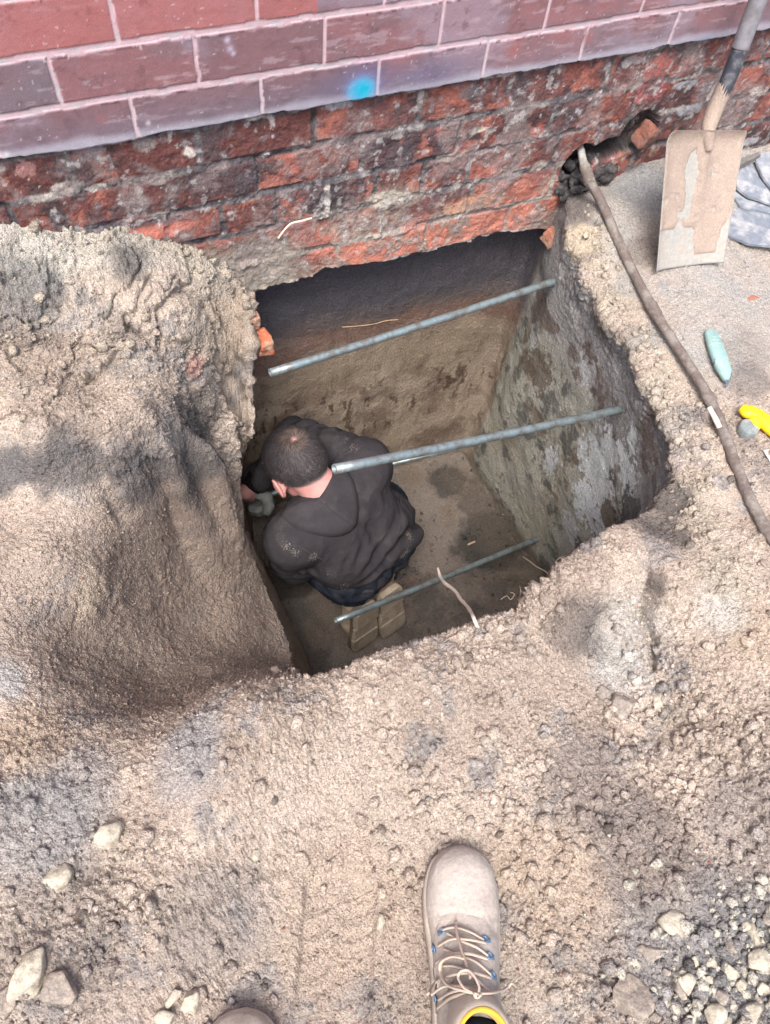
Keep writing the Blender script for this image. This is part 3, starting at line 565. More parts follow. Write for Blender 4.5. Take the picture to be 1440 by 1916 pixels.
# ------------------------------------------------------------------ shape helpers for the objects
def unit(v): v = np.asarray(v, float); return v / (np.linalg.norm(v) + 1e-12)
def catmull(pts, per=8):
    P_ = np.array(pts, float); out = []
    for i in range(len(P_) - 1):
        p0 = P_[max(i - 1, 0)]; p1 = P_[i]; p2 = P_[i + 1]; p3 = P_[min(i + 2, len(P_) - 1)]
        for t in np.arange(per) / per:
            out.append(.5 * ((2 * p1) + (-p0 + p2) * t + (2 * p0 - 5 * p1 + 4 * p2 - p3) * t * t + (-p0 + 3 * p1 - 3 * p2 + p3) * t**3))
    out.append(P_[-1]); return np.array(out)
def tube(pts, rad, seg=10, per=6, lump=0.0, seed=0, flat=1.0, nrm=None, hollow=0.0):
    """a round tube through the points; rad a number or one per point"""
    P_ = np.array(pts, float); r = np.full(len(P_), rad) if np.isscalar(rad) else np.array(rad, float)
    A = catmull(np.column_stack([P_, r]), per) if per > 1 else np.column_stack([P_, r])
    P_, r = A[:, :3], A[:, 3]; T = np.gradient(P_, axis=0); T /= np.linalg.norm(T, axis=1, keepdims=True) + 1e-12
    u = np.cross(T[0], [0, 0, 1.0]) if nrm is None else np.asarray(nrm, float) - T[0] * (np.asarray(nrm, float) @ T[0])
    if np.linalg.norm(u) < .05: u = np.cross(T[0], [1, 0, 0])
    u = unit(u); V = []; 
    for i in range(len(P_)):
        u = unit(u - T[i] * (u @ T[i])); w = np.cross(T[i], u)
        for k in range(seg):
            a = 2 * math.pi * k / seg; V.append(P_[i] + r[i] * (math.cos(a) * u + flat * math.sin(a) * w))
    V = np.array(V); n = len(P_)
    if lump:
        d = V - np.repeat(P_, seg, 0); dl = d / (np.linalg.norm(d, axis=1, keepdims=True) + 1e-9)
        V = V + dl * (fbm(V, 60, 3, seed) * lump)[:, None]
    Fc = [(i * seg + k, i * seg + (k + 1) % seg, (i + 1) * seg + (k + 1) % seg, (i + 1) * seg + k) for i in range(n - 1) for k in range(seg)]
    if hollow:
        b = len(V); V = np.concatenate([V, P_[0] + (V[:seg] - P_[0]) * hollow, P_[0] + T[0] * .03 + (V[:seg] - P_[0]) * hollow])
        for k in range(seg):
            k2 = (k + 1) % seg; Fc.append((k2, k, b + k, b + k2)); Fc.append((b + k2, b + k, b + seg + k, b + seg + k2))
        Fc.append(tuple(b + seg + k for k in range(seg))[::-1])
    else: Fc.append(tuple(range(seg))[::-1])
    Fc.append(tuple((n - 1) * seg + k for k in range(seg)))
    return V, Fc
def merge(parts):
    V = []; Fc = []; b = 0
    for v, f in parts:
        V.append(np.asarray(v, float)); Fc += [tuple(int(i) + b for i in q) for q in f]; b += len(v)
    return np.concatenate(V), Fc
def from_bm(bm):
    V = np.array([v.co[:] for v in bm.verts]); Fc = [tuple(v.index for v in f.verts) for f in bm.faces]; bm.free(); return V, Fc
def rock(rad, seed, sub=3, rough=.25, cut=6):
    """broken stone: a ball cut by random planes and roughened"""
    r_ = np.random.RandomState(seed); bm = bmesh.new(); bmesh.ops.create_icosphere(bm, subdivisions=sub, radius=1); V, Fc = from_bm(bm)
    for _ in range(cut + 4):
        n = unit(r_.randn(3)); d = r_.uniform(.45, .8); s = V @ n - d; V = V - np.where(s > 0, s, 0)[:, None] * n * .92
    V = V * (1 + rough * .5 * fbm(V + seed, 1.3, 3, seed)[:, None]) * (1 + .06 * fbm(V + seed, 5, 4, seed, .6)[:, None])
    return V * np.asarray(rad), Fc
def frame(n, t=None):
    n = unit(n); t = unit(np.cross([0, 1, 0], n)) if t is None else unit(np.asarray(t) - n * (np.asarray(t) @ n)); return np.column_stack([t, np.cross(n, t), n])
def slab(outline, thick, fr, org, bev=.002, seg=1):
    """flat plate: 2-D outline extruded along the frame's third axis with a small rounded edge"""
    O = np.array(outline, float); n = len(O); c = O.mean(0)
    def ins(k): 
        t = np.roll(O, -1, 0) - np.roll(O, 1, 0); nn_ = np.column_stack([t[:, 1], -t[:, 0]]); nn_ /= np.linalg.norm(nn_, axis=1, keepdims=True) + 1e-9
        ar = .5 * np.sum(O[:, 0] * np.roll(O[:, 1], -1) - np.roll(O[:, 0], -1) * O[:, 1]); return O - nn_ * k * np.sign(ar)
    L = [(ins(bev), 0), (O, bev), (O, thick - bev), (ins(bev), thick)]
    V = np.concatenate([np.column_stack([o, np.full(n, z)]) for o, z in L]); Fc = [tuple(range(n))[::-1], tuple(range(3 * n, 4 * n))]
    for i in range(3): Fc += [(i * n + k, i * n + (k + 1) % n, (i + 1) * n + (k + 1) % n, (i + 1) * n + k) for k in range(n)]
    return V @ np.asarray(fr).T + np.asarray(org), Fc
def thing(name, label, cat, loc, group=None): return tag(empty(name, loc), label, cat, group)

M['steel'] = pmat('galvanised_steel', rgb(142, 158, 162), 0.42, noise=(90, .18), tint=rgb(112, 104, 94), tint_scale=34, tint_amt=.7, bump=[('n', 300, .0003)], spec=.5, metal=.55)
M['pipe'] = pmat('old_pipe', rgb(112, 102, 98), 0.85, noise=(160, .25), tint=rgb(150, 146, 140), tint_scale=24, tint_amt=.7, bump=[('n', 120, .003), ('n', 420, .001)], spec=.2)
M['shovel'] = pmat('muddy_blade', rgb(160, 160, 156), 0.75, noise=(120, .16), tint=rgb(170, 160, 150), tint_scale=26, tint_amt=.75, bump=[('n', 300, .0006)], spec=.4, metal=.15)
M['mud'] = pmat('dried_mud', rgb(168, 153, 142), 0.97, noise=(260, .22), noise2=(40, .12), bump=[('n', 300, .002), ('v', 500, .001)], spec=.05)
M['shaft'] = pmat('painted_shaft', rgb(58, 62, 72), 0.55, noise=(60, .25), tint=rgb(120, 122, 126), tint_scale=30, tint_amt=.6, bump=[('n', 300, .0005)], spec=.4)
M['grip'] = pmat('pale_shaft_sleeve', rgb(122, 122, 130), 0.6, noise=(60, .25), tint=rgb(100, 98, 100), tint_scale=20, tint_amt=.6, spec=.4)
M['slate'] = pmat('slate', rgb(118, 126, 138), 0.7, noise=(60, .2), tint=rgb(176, 178, 180), tint_scale=14, tint_amt=.7, bump=[('n', 120, .0015)], spec=.4)
M['knife'] = pmat('teal_metal', rgb(136, 170, 168), 0.6, noise=(200, .12), tint=rgb(170, 176, 170), tint_scale=60, tint_amt=.5, bump=[('n', 500, .0004)])
M['blade'] = pmat('bare_blade', rgb(120, 128, 150), 0.4, metal=.6)
M['yellow'] = pmat('yellow_plastic', rgb(238, 200, 26), 0.45, noise=(40, .05), tint=rgb(214, 180, 60), tint_scale=20, tint_amt=.3, spec=.5)
M['wire'] = pmat('wire', rgb(90, 86, 84), 0.5, metal=.6)
M['cap'] = pmat('grey_cap', rgb(124, 134, 136), 0.8, noise=(180, .2), tint=rgb(160, 162, 158), tint_scale=50, tint_amt=.6, bump=[('n', 400, .001)])
M['stone'] = pmat('pale_stone', rgb(186, 180, 164), 0.9, noise=(240, .3), tint=rgb(134, 124, 112), tint_scale=38, tint_amt=.85, bump=[('n', 140, .003), ('n', 500, .001)], spec=.15)
M['greystone'] = pmat('grey_stone', rgb(146, 138, 130), 0.95, noise=(260, .35), noise2=(90, .2), tint=rgb(176, 164, 150), tint_scale=40, tint_amt=.8, bump=[('n', 140, .003), ('n', 500, .001)], spec=.1)
M['red'] = pmat('broken_brick', rgb(168, 116, 98), 0.95, noise=(200, .2), tint=rgb(176, 158, 138), tint_scale=26, tint_amt=.75, bump=[('n', 160, .004), ('n', 500, .0015)], spec=.1)
M['dullbrick'] = pmat('dull_brick', rgb(136, 92, 80), .95, noise=(200, .25), tint=rgb(112, 98, 92), tint_scale=16, tint_amt=.85, bump=[('n', 160, .004)])
M['orange'] = pmat('fresh_brick', rgb(184, 104, 76), 0.95, noise=(200, .2), tint=rgb(176, 156, 134), tint_scale=20, tint_amt=.8, bump=[('n', 160, .003), ('n', 500, .0015)], spec=.1)
M['root'] = pmat('root', rgb(212, 198, 186), 0.9, noise=(300, .15), bump=[('n', 300, .001)])
M['fineroot'] = pmat('fine_root', rgb(150, 136, 122), 0.9)
M['twig'] = pmat('twig', rgb(186, 162, 130), 0.9, noise=(300, .2), bump=[('n', 300, .001)])
M['white'] = pmat('white_chip', rgb(206, 208, 204), 0.8, noise=(200, .1))

# ------------------------------------------------------------------ steel rods driven into the side of the pit
def rod(pa, pb, label, r=.0098):
    a, b = np.array(pa), (surf(*pb)[0] if len(pb) == 2 else np.array(pb)); t = thing('steel_rod', label, 'steel rod', a, 'steel rods driven across the pit')
    d = unit(b - a); pts = [a + (b - a) * s for s in np.linspace(0, 1, 14)]; pts.append(b + d * .09)
    V, Fc = tube([p + np.array([0, 0, -.004]) * math.sin(math.pi * i / 14) for i, p in enumerate(pts)], r, 18, 1, hollow=.72)
    mesh_obj('rod_shaft', V, Fc, M['steel'], t)
    return t
R1 = (atd(505, 698, 1.70), (1036, 526)); R2 = (atd(625, 878, 1.42), (1162, 765)); R3 = (atd(628, 1162, 2.14), (1006, 1008))
rod(*R1, 'uppermost steel rod, crossing the dark soil layer right under the brick footing')
rod(*R2, 'thick pale steel rod hanging over the back of the crouching worker')
rod(*R3, 'lowest steel rod, crossing above the boot soles of the crouching worker')
RODH = (np.array([.286, 1.312, -.885]), surf(985, 803)[0])
rod(*RODH, 'steel rod held in the grey glove and passing under the body of the worker')

# ------------------------------------------------------------------ old pipe along the right edge
pp = [(1083, 262, .085), (1092, 300, .06), (1103, 335, .05), (1128, 385, .035), (1158, 455, .03), (1190, 520, .03), (1222, 580, .03), (1256, 634, .03), (1296, 694, .03), (1330, 752, .03), (1356, 815, .03), (1380, 880, .03), (1408, 945, .03), (1442, 1005, .03), (1495, 1080, .03), (1620, 1240, 0), (1900, 1560, -.05)]
pt = []
for (x, y, dz) in pp:
    s_, _nn = surf(x, y); q = at(x, y, max(.040, s_[2] + .006) if y > 450 else max(s_[2], -.01) + .020); pt.append(q)
pt[0] = aty(1084, 272, 1.365); pt[1] = aty(1091, 303, 1.312); pt[2] = aty(1101, 335, 1.262); pt = [pt[0] + np.array([-.01, .04, .02])] + pt
pr_ = thing('old_pipe', 'long dirty grey pipe lying beside the pit from the hole in the brick wall', 'pipe', pt[3])
V, Fc = tube(pt[3:], [.0112, .0116, .0113, .0116, .0122, .0116, .0113, .0116, .0120, .0116, .0114, .0116, .0116, .0116, .0116], 20, 14, lump=.0016, seed=3); mesh_obj('pipe_run', V, Fc, M['pipe'], pr_)
V, Fc = tube(pt[:4], [.009, .009, .010, .013], 16, 8, lump=.001, seed=5); mesh_obj('narrow_end', V, Fc, pmat('limed_pipe', rgb(176, 176, 170), .9, noise=(160, .2), tint=rgb(110, 106, 104), tint_scale=30, tint_amt=.6, bump=[('n', 200, .002)]), pr_)
for (i, w, rr) in [(2.75, .026, .0140), (7.0, .020, .0142), (9.9, .012, .0136)]:
    j = int(i); q = lerp(pt[j], pt[j + 1], i - j); d = unit(pt[j + 1] - pt[j]); V, Fc = tube([q - d * w, q - d * w * .7, q + d * w * .7, q + d * w], [rr * .88, rr, rr, rr * .86], 18, 4, lump=.0022, seed=j)
    mesh_obj('joint_collar', V, Fc, M['pipe'], pr_)
q, _ = surf(1338, 785, .006); q2, _ = surf(1325, 762, .010); q3, _ = surf(1352, 800, .004)
V, Fc = tube([atd(1326, 762, np.linalg.norm(q2 - [0, 0, H]) * .97 / np.linalg.norm(ray(1326, 762))), atd(1336, 780, np.linalg.norm(q - [0, 0, H]) * .975 / np.linalg.norm(ray(1336, 780))), atd(1346, 800, np.linalg.norm(q3 - [0, 0, H]) * .98 / np.linalg.norm(ray(1346, 800)))], .0058, 8, 5, lump=.001)
tag(mesh_obj('stick', V, Fc, M['root'], loc=q), 'short pale stick lying against the old grey pipe', 'stick')

# ------------------------------------------------------------------ shovel leaning on the wall
sh = thing('shovel', 'muddy square shovel standing on its edge and leaning against the brick wall', 'shovel', at(1283, 497, 0))
zb_ = surf(1283, 500)[0][2] + .006; b1, b2 = at(1221, 507, zb_), at(1345, 490, zb_); t1, t2 = aty(1241, 243, 1.165), aty(1386, 243, 1.165)
NU, NV_ = 44, 64; VV = []
for i in range(NV_ + 1):
    v = i / NV_
    for j in range(NU + 1):
        u = j / NU; L_, R_ = lerp(b1, t1, v), lerp(b2, t2, v); p = lerp(L_, R_, u); VV.append((u, v, p))
cc = lerp(b1, b2, .5); au = unit(b2 - b1); av = unit(lerp(t1, t2, .5) - cc); an = unit(np.cross(au, av)); 
if an[1] > 0: an = -an
BW = np.linalg.norm(t2 - t1); BL = np.linalg.norm(lerp(t1, t2, .5) - cc)
def blade_pt(u, v, off=0.0):
    L_, R_ = lerp(b1, t1, v), lerp(b2, t2, v); 
    rc_ = max(0, (v - .93) / .07); sx_ = 1 - (1 - math.sqrt(max(0, 1 - rc_ ** 2))) * .10; uu = .5 + (u - .5) * sx_
    lip = .016 * (abs(u - .5) * 2) ** 6 + .014 * max(0, (v - .9) / .1) ** 2; soc = .010 * math.exp(-((u - .56) / .06) ** 2) * sst(.3, 1, v)
    return lerp(L_, R_, uu) + an * (lip + soc + off - .003 * math.sin(math.pi * u))
def blade_grid(off, msk=None):
    return np.array([blade_pt(j / NU, i / NV_, off) for i in range(NV_ + 1) for j in range(NU + 1)])
Fb = [tuple(q) for q in grid_faces(NV_ + 1, NU + 1).tolist()]; A_ = blade_grid(.0012); B_ = blade_grid(-.0012); n_ = len(A_); nu1 = NU + 1
bd = [j for j in range(nu1)] + [i * nu1 + NU for i in range(1, NV_ + 1)] + [NV_ * nu1 + j for j in range(NU - 1, -1, -1)] + [i * nu1 for i in range(NV_ - 1, 0, -1)]
Fb2 = Fb + [tuple(n_ + k for k in q[::-1]) for q in Fb] + [(bd[k], n_ + bd[k], n_ + bd[(k + 1) % len(bd)], bd[(k + 1) % len(bd)]) for k in range(len(bd))]
mesh_obj('blade', np.concatenate([A_, B_]), Fb2, M['shovel'], sh)
# dried mud on the blade: a crust of its own with a ragged lower edge and a worn streak
uv = np.array([(j / NU, i / NV_) for i in range(NV_ + 1) for j in range(NU + 1)]); P3 = np.column_stack([uv[:, 0] * .25, uv[:, 1] * .33, uv[:, 0] * 0])
nn1 = fbm(P3, 22, 5, 71, .6); nn2 = fbm(P3 * np.array([1, .35, 1]), 50, 4, 73, .6)
low_ = .30 - .22 * sst(.52, .62, uv[:, 0]) + .22 * sst(.88, .94, uv[:, 0]) + .05 * nn2 + .07 * np.exp(-((uv[:, 0] - .33) / .05) ** 2); th = sst(-.01, .03, uv[:, 1] - low_ + .05 * nn2)
th *= sst(.0, .35, np.sqrt(((uv[:, 0] - .42) / .075) ** 2 + ((uv[:, 1] - .62) / .24) ** 2) - .75 + .5 * nn1); th *= sst(0, .02, uv[:, 0] - .008) * sst(0, .02, .992 - uv[:, 0])
th = th * (nn1 + .6 * nn2 > -.52)
thk = np.where(th > .35, .0014 + .0022 * th + .0012 * nn1 + .0008 * nn2, -.002)
Cc = A_ + an * thk[:, None]; keepf = [q for q in Fb if max(thk[list(q)]) > 0]
mesh_obj('mud_crust', Cc, keepf, M['mud'], sh)
s0 = aty(1322, 243, 1.165); s1 = aty(1337, 205, 1.182); s2 = aty(1362, 150, 1.195); s3 = aty(1385, 88, 1.21); s4 = aty(1418, 0, 1.232); dS = unit(s4 - s2); s5 = s4 + dS * .30
V, Fc = tube([blade_pt(.57, .86, .004), s0 + an * .006, s1, s2], [.010, .016, .0185, .0165], 16, 8); mesh_obj('socket', V, Fc, M['mud'], sh)
V, Fc = tube([s1 + (s2 - s1) * .15, s2, s3], [.0158, .0172, .0172], 18, 6); mesh_obj('shaft', V, Fc, M['shaft'], sh)
V, Fc = tube([s3, s3 + dS * .004, s4, s5], [.0172, .0188, .0185, .018], 18, 6); mesh_obj('shaft_sleeve', V, Fc, M['grip'], sh)
gside = unit(np.cross(dS, [0, 1, 0])); g0 = s5; V, Fc = merge([tube([g0, g0 + dS * .03 + gside * .05, g0 + dS * .10 + gside * .055], .009, 12, 5), tube([g0, g0 + dS * .03 - gside * .05, g0 + dS * .10 - gside * .055], .009, 12, 5), tube([g0 + dS * .10 - gside * .06, g0 + dS * .10 + gside * .06], .013, 14, 1)])
mesh_obj('handle', V, Fc, M['shaft'], sh)

# ------------------------------------------------------------------ slates and lead sheet behind the shovel
def slate(px_list, z0_, tilt, th_, label, mat, name='roof_slate', cat='slate', bend=0.0, rag=.0035, grp='broken slates by the wall'):
    O = []; z0 = z0_ + .028
    for (x, y) in px_list:
        p = at(x, y, z0); p = at(x, y, z0 + tilt[0] * (p[0] - 1.75) + tilt[1] * (p[1] - 1.15)); O.append(p)
    O = np.array(O); n = len(O); D = []
    for i in range(n):
        a, b = O[i], O[(i + 1) % n]; m_ = max(2, int(np.linalg.norm(b - a) / .008))
        for k in range(m_): D.append(a + (b - a) * k / m_)
    D = np.array(D); D[:, :2] += np.column_stack([fbm(D, 40, 3, int(z0 * 1e4)), fbm(D, 40, 3, 5)]) * rag; c = D.mean(0)
    rings_ = []; 
    for s in (1, .985, .8, .6, .4, .2, .01): 
        r_ = c + (D - c) * s; r_[:, 2] += bend * (1 - s * s) + .0015 * fbm(r_, 25, 3, 9); rings_.append(r_)
    m = len(D); top_ = np.concatenate(rings_); top_[:m, 2] -= .0012; nr_ = len(rings_)
    bot = top_.copy(); bot[:, 2] -= th_; Fc = [(i * m + k, (i + 1) * m + k, (i + 1) * m + (k + 1) % m, i * m + (k + 1) % m) for i in range(nr_ - 1) for k in range(m)]
    nb_ = len(top_); Fc = Fc + [tuple(nb_ + q for q in f[::-1]) for f in Fc] + [(k, (k + 1) % m, nb_ + (k + 1) % m, nb_ + k) for k in range(m)]
    return tag(mesh_obj(name, np.concatenate([top_, bot]), Fc, mat, loc=c, smooth=False), label, cat, grp)
slate([(1352, 435), (1364, 388), (1375, 380), (1445, 402), (1520, 420), (1520, 470), (1400, 454)], .030, (0, .05), .007, 'lowest and nearest blue grey slate lying flat beside the shovel blade', M['slate'])
slate([(1368, 345), (1400, 340), (1520, 380), (1520, 425), (1440, 398), (1385, 384), (1372, 366)], .042, (.02, .12), .006, 'narrow strip of grey slate between two bigger slates by the shovel', M['slate'])
slate([(1374, 318), (1412, 303), (1428, 330), (1470, 368), (1500, 400), (1400, 366), (1380, 350)], .055, (.02, .16), .006, 'upright tilted pale grey slate fragment next to the shovel', M['slate'])
slate([(1410, 290), (1448, 280), (1520, 290), (1520, 400), (1450, 360), (1425, 325)], .066, (.0, .2), .006, 'uppermost slate fragment touching the foot of the brick wall', M['slate'])
slate([(1378, 300), (1420, 283), (1424, 289), (1380, 312)], .075, (.0, .2), .012, 'thin dark batten of wood lying under the slates by the wall', pmat('old_wood', rgb(110, 108, 104), .9, noise=(80, .3)), 'wood_batten', 'wood strip', grp=None)

# ------------------------------------------------------------------ knife
def bar2(px, z): return np.array([at(x, y, z) for x, y in px])
kz = .046; s_, n_k = surf(1340, 668); kz = s_[2] + .004
kc = at(1340, 668, kz); kd = unit(at(1358, 716, kz) - at(1325, 622, kz)); ks = np.cross([0, 0, 1], kd)
KL = np.linalg.norm(at(1358, 716, kz) - at(1325, 622, kz))
def kout(L, W, taper):
    o = []; n = 12
    for k in range(n + 1): a = math.pi / 2 + math.pi * k / n; o.append((-L / 2 + W * .55 * (1 + math.cos(a)) * .8, W / 2 * math.sin(a) * .92))
    return o + [(-L * .1, -W * .56), (L * .28, -W * .52), (L * .5, -W * .22), (L * .5, W * .10), (L * .34, W * .5), (0, W * .56)]
frk = np.column_stack([kd, ks, [0, 0, 1]])
kn = thing('utility_knife', 'pale teal utility knife lying on the ground right of the pipe', 'knife', kc)
V, Fc = slab(kout(KL, .034, 1), .018, frk, kc, .005); mesh_obj('knife_body', V, Fc, M['knife'], kn)
V, Fc = slab([(KL * .46, -.006), (KL * .5, -.007), (KL * .64, -.004), (KL * .50, .004), (KL * .46, .004)], .0012, frk, kc + np.array([0, 0, .008]), .0003); mesh_obj('blade', V, Fc, M['blade'], kn)
V, Fc = slab([(-KL * .02, -.0165), (KL * .2, -.0185), (KL * .2, -.0125), (0, -.0115)], .012, frk, kc + np.array([0, 0, .0035]), .002); mesh_obj('slider', V, Fc, M['blade'], kn)
V, Fc = merge([slab([(x - .0018, -.012), (x + .0018, -.012), (x + .0018, .012), (x - .0018, .012)], .0016, frk, kc + np.array([0, 0, .0175]), .0004) for x in (-KL * .3, -KL * .24, -KL * .18)]); mesh_obj('ridges', V, Fc, M['knife'], kn)

# ------------------------------------------------------------------ yellow wire brush
s_, _ = surf(1410, 775); bz_ = s_[2] + .022
cl = [at(x, y, bz_) for x, y in [(1388, 762), (1398, 770), (1415, 776), (1440, 796), (1475, 826), (1520, 862)]]
br = thing('wire_brush', 'wire brush with a bright yellow plastic handle at the edge of the paved strip', 'brush', cl[2])
V, Fc = tube(cl, [.011, .0175, .0165, .0205, .018, .014], 20, 8, flat=.7); V2, F2 = tube([at(1408, 784, bz_), at(1414, 798, bz_ - .002), at(1410, 806, bz_ - .006)], [.012, .010, .006], 14, 5); mesh_obj('handle', *merge([(V, Fc), (V2, F2)]), M['yellow'], br)
W_ = []
for i in range(170):
    t = rng.rand(); k = t * (len(cl) - 2.01); j = int(k); p = lerp(cl[j], cl[j + 1], k - j); d = unit(cl[j + 1] - cl[j]); s = np.cross([0, 0, 1.0], d)
    a = p + s * rng.uniform(.002, .012) - np.array([0, 0, .006]); e = a + s * rng.uniform(.010, .019) + np.array([0, 0, -.012]) + d * rng.uniform(-.006, .006)
    W_.append(tube([a, lerp(a, e, .5) + rng.randn(3) * .001, e], .00045, 4, 1))
mesh_obj('bristles', *merge(W_), M['wire'], br)
# round grey cap
s_, _ = surf(1400, 801, 0); cz = s_[2]; cc = at(1400, 801, cz + .012); V = []; prof = [(0.0001, .016), (.006, .0165), (.010, .0148), (.0145, .0150), (.0185, .0155), (.0205, .013), (.0208, .004), (.0195, -.006)]
seg = 40
for r_, z_ in prof:
    for k in range(seg): a = 2 * math.pi * k / seg; V.append((r_ * math.cos(a), r_ * math.sin(a), z_ - .008))
V = np.array(V); V += (fbm(V, 90, 3, 4) * .0008)[:, None]; Fc = [(i * seg + k, i * seg + (k + 1) % seg, (i + 1) * seg + (k + 1) % seg, (i + 1) * seg + k)[::-1] for i in range(len(prof) - 1) for k in range(seg)] + [tuple(range(seg))]
tag(mesh_obj('pipe_cap', V + cc, Fc, M['cap'], loc=cc), 'round dusty grey cap lying against the yellow brush', 'cap')
s_, _ = surf(1438, 856, .002); V, Fc = slab([(-.008, -.016), (.02, -.014), (.022, .012), (-.004, .018)], .004, np.eye(3), s_, .001); tag(mesh_obj('plastic_chip', V, Fc, M['white'], loc=s_), 'small white plastic chip at the right edge below the grey cap', 'plastic chip')
s_, _ = surf(1410, 557, -.006); V, Fc = rock((.022, .012, .010), 5, 3); tag(mesh_obj('brick_fragment', V + s_, Fc, M['red'], loc=s_), 'small flat red brick chip on the pale ground below the shovel', 'brick chip')

# ------------------------------------------------------------------ bricks broken off the footing
def bbrick(name, c, size, rz, ry_, label, mat, seed):
    bm = bmesh.new(); bmesh.ops.create_cube(bm, size=1); bmesh.ops.subdivide_edges(bm, edges=bm.edges[:], cuts=14, use_grid_fill=True); V, Fc = from_bm(bm)
    r8 = (np.abs(V * 2) ** 7).sum(1) ** (1 / 7); V = V / np.maximum(r8, 1e-6)[:, None] * np.minimum(np.abs(V * 2).max(1), 1)[:, None]; V = V * np.array(size) * .5
    Rm = np.array(Euler((ry_[0], ry_[1], rz)).to_matrix()); V = V @ Rm.T + c; V = V + (unit(V - c) if False else (V - c) / (np.linalg.norm(V - c, axis=1, keepdims=True) + 1e-6)) * (.007 * fbm(V, 30, 4, seed) + .003 * fbm(V, 110, 3, seed + 1))[:, None]
    return tag(mesh_obj(name, V, Fc, mat, loc=c), label, 'brick')
bbrick('broken_brick', atx(492, 645, .345) + np.array([.0, .01, .0]), (.075, .12, .09), .15, (.1, .15), 'orange broken brick end jutting into the pit below the left end of the footing', M['orange'], 3)
bbrick('broken_brick', atx(484, 605, .345) + np.array([-.01, .02, .0]), (.05, .09, .09), .1, (.1, .0), 'upper mortar covered brick stub hanging at the upper left corner of the pit', M['red'], 8)
bbrick('broken_brick', aty(1030, 446, 1.30), (.060, .09, .085), .3, (.3, .2), 'rounded pink brick stub at the right end of the footing over the pit', M['red'], 5)
bbrick('broken_brick', at(1080, 508, -.05), (.06, .09, .055), .5, (.1, .1), 'dull red brick lump bedded in dark soil at the right corner of the pit', M['dullbrick'], 9)
bbrick('broken_brick', aty(1208, 252, 1.325), (.10, .09, .11), .35, (.25, .45), 'loose grimy brick half sitting in the hole of the wall left of the shovel', M['dullbrick'], 12)

ash = []
for i in range(60):
    V, Fc = rock(rng.uniform(.006, .020) * rng.uniform(.7, 1.3, 3), 200 + i, 2); c_ = np.array([rng.uniform(1.17, 1.33), 0, 0]); c_[1] = rng.uniform(1.315, 1.375); c_[2] = .055 + (c_[1] - 1.30) * .9 + rng.uniform(-.01, .02) + .25 * max(0, c_[0] - 1.27); ash.append((V + c_, Fc))
M['ash'] = pmat('black_ash', rgb(58, 56, 58), .95, noise=(200, .3), tint=rgb(110, 108, 108), tint_scale=60, tint_amt=.5, bump=[('n', 300, .002)])
tag(mesh_obj('ash_rubble', *merge(ash), M['ash']), 'black ashy rubble filling the hole in the wall behind the pipe end', 'rubble', kind='stuff')
# ------------------------------------------------------------------ roots and twigs
def strand(name, pts, r, label, mat, cat='root', wob=.0015):
    V, Fc = tube(pts, r, 8, 8, lump=wob, seed=len(pts)); tag(mesh_obj(name, V, Fc, mat, loc=pts[0]), label, cat)
rtp = [atd(819, 1063, 1.93), atd(824, 1080, 1.90), atd(833, 1092, 1.82), atd(850, 1105, 1.75), atd(862, 1122, 1.66), atd(874, 1135, 1.56), at(884, 1152, .03), at(892, 1172, .035), at(900, 1190, .0), at(906, 1204, -.04)]
strand('thick_root', rtp, [.0030, .0042, .0045, .0042, .0040, .0038, .0036, .0034, .003, .003], 'thick pale root sticking out of the near pit edge over the lowest rod', M['root'])
def sfs(l, up=.001): return [surf(x, y, up)[0] for x, y in l]
def thin(l, r, label, cat='root', name='thin_root', mat='root', up=.0012): strand(name, sfs(l, up), r, label, M[mat], cat, .0004)
strand('thin_root', [aty(x, y, YW + .004) for x, y in [(520, 446), (532, 430), (545, 418), (562, 414), (583, 408)]], .0022, 'thin pale root lying on the orange bricks above the left end of the pit', M['root'], wob=.0004)
strand('thin_root', [atx(x, y, 1.15 - .01 * i) for i, (x, y) in enumerate([(978, 1042), (990, 1050), (1003, 1060), (1018, 1068), (1026, 1074)])], .0022, 'thin pale root low in the pit beside the end of the lowest rod', M['root'], wob=.0004)
for i, (l, lb) in enumerate([([(1022, 1078), (1035, 1066), (1040, 1050), (1052, 1042), (1066, 1046), (1070, 1056)], 'fine curled rootlet on the right rim of the near mound'), ([(1030, 1062), (1045, 1062), (1058, 1052), (1068, 1038)], 'fine straight rootlet crossing the curled one on the near mound'), ([(936, 1122), (948, 1115), (955, 1122), (962, 1112), (955, 1108)], 'fine looped rootlet beyond the near rim of the pit'), ([(972, 1118), (974, 1105), (972, 1096)], 'fine upright rootlet right of the looped rootlet')]):
    base_, _ = surf(l[0][0], l[0][1], 0); D0 = (base_ - [0, 0, H])[2] / ray(*l[0])[2]
    D0 = min(D0, 1.45); strand('rootlet', [atd(x, y, D0 - .006 * k) for k, (x, y) in enumerate(l)], .0006, lb, M['fineroot'], wob=.0002)
thin([(875, 1020), (881, 1017), (888, 1014)], .0035, 'tiny pale stick lying on the pit floor right of the worker', 'twig', 'twig', 'twig', .003)
strand('thin_root', [aty(x, y, 1.397) for x, y in [(640, 612), (670, 610), (700, 606), (722, 600), (745, 598)]], .0011, 'long fine root crossing the back wall of the pit', M['twig'], wob=.0004)

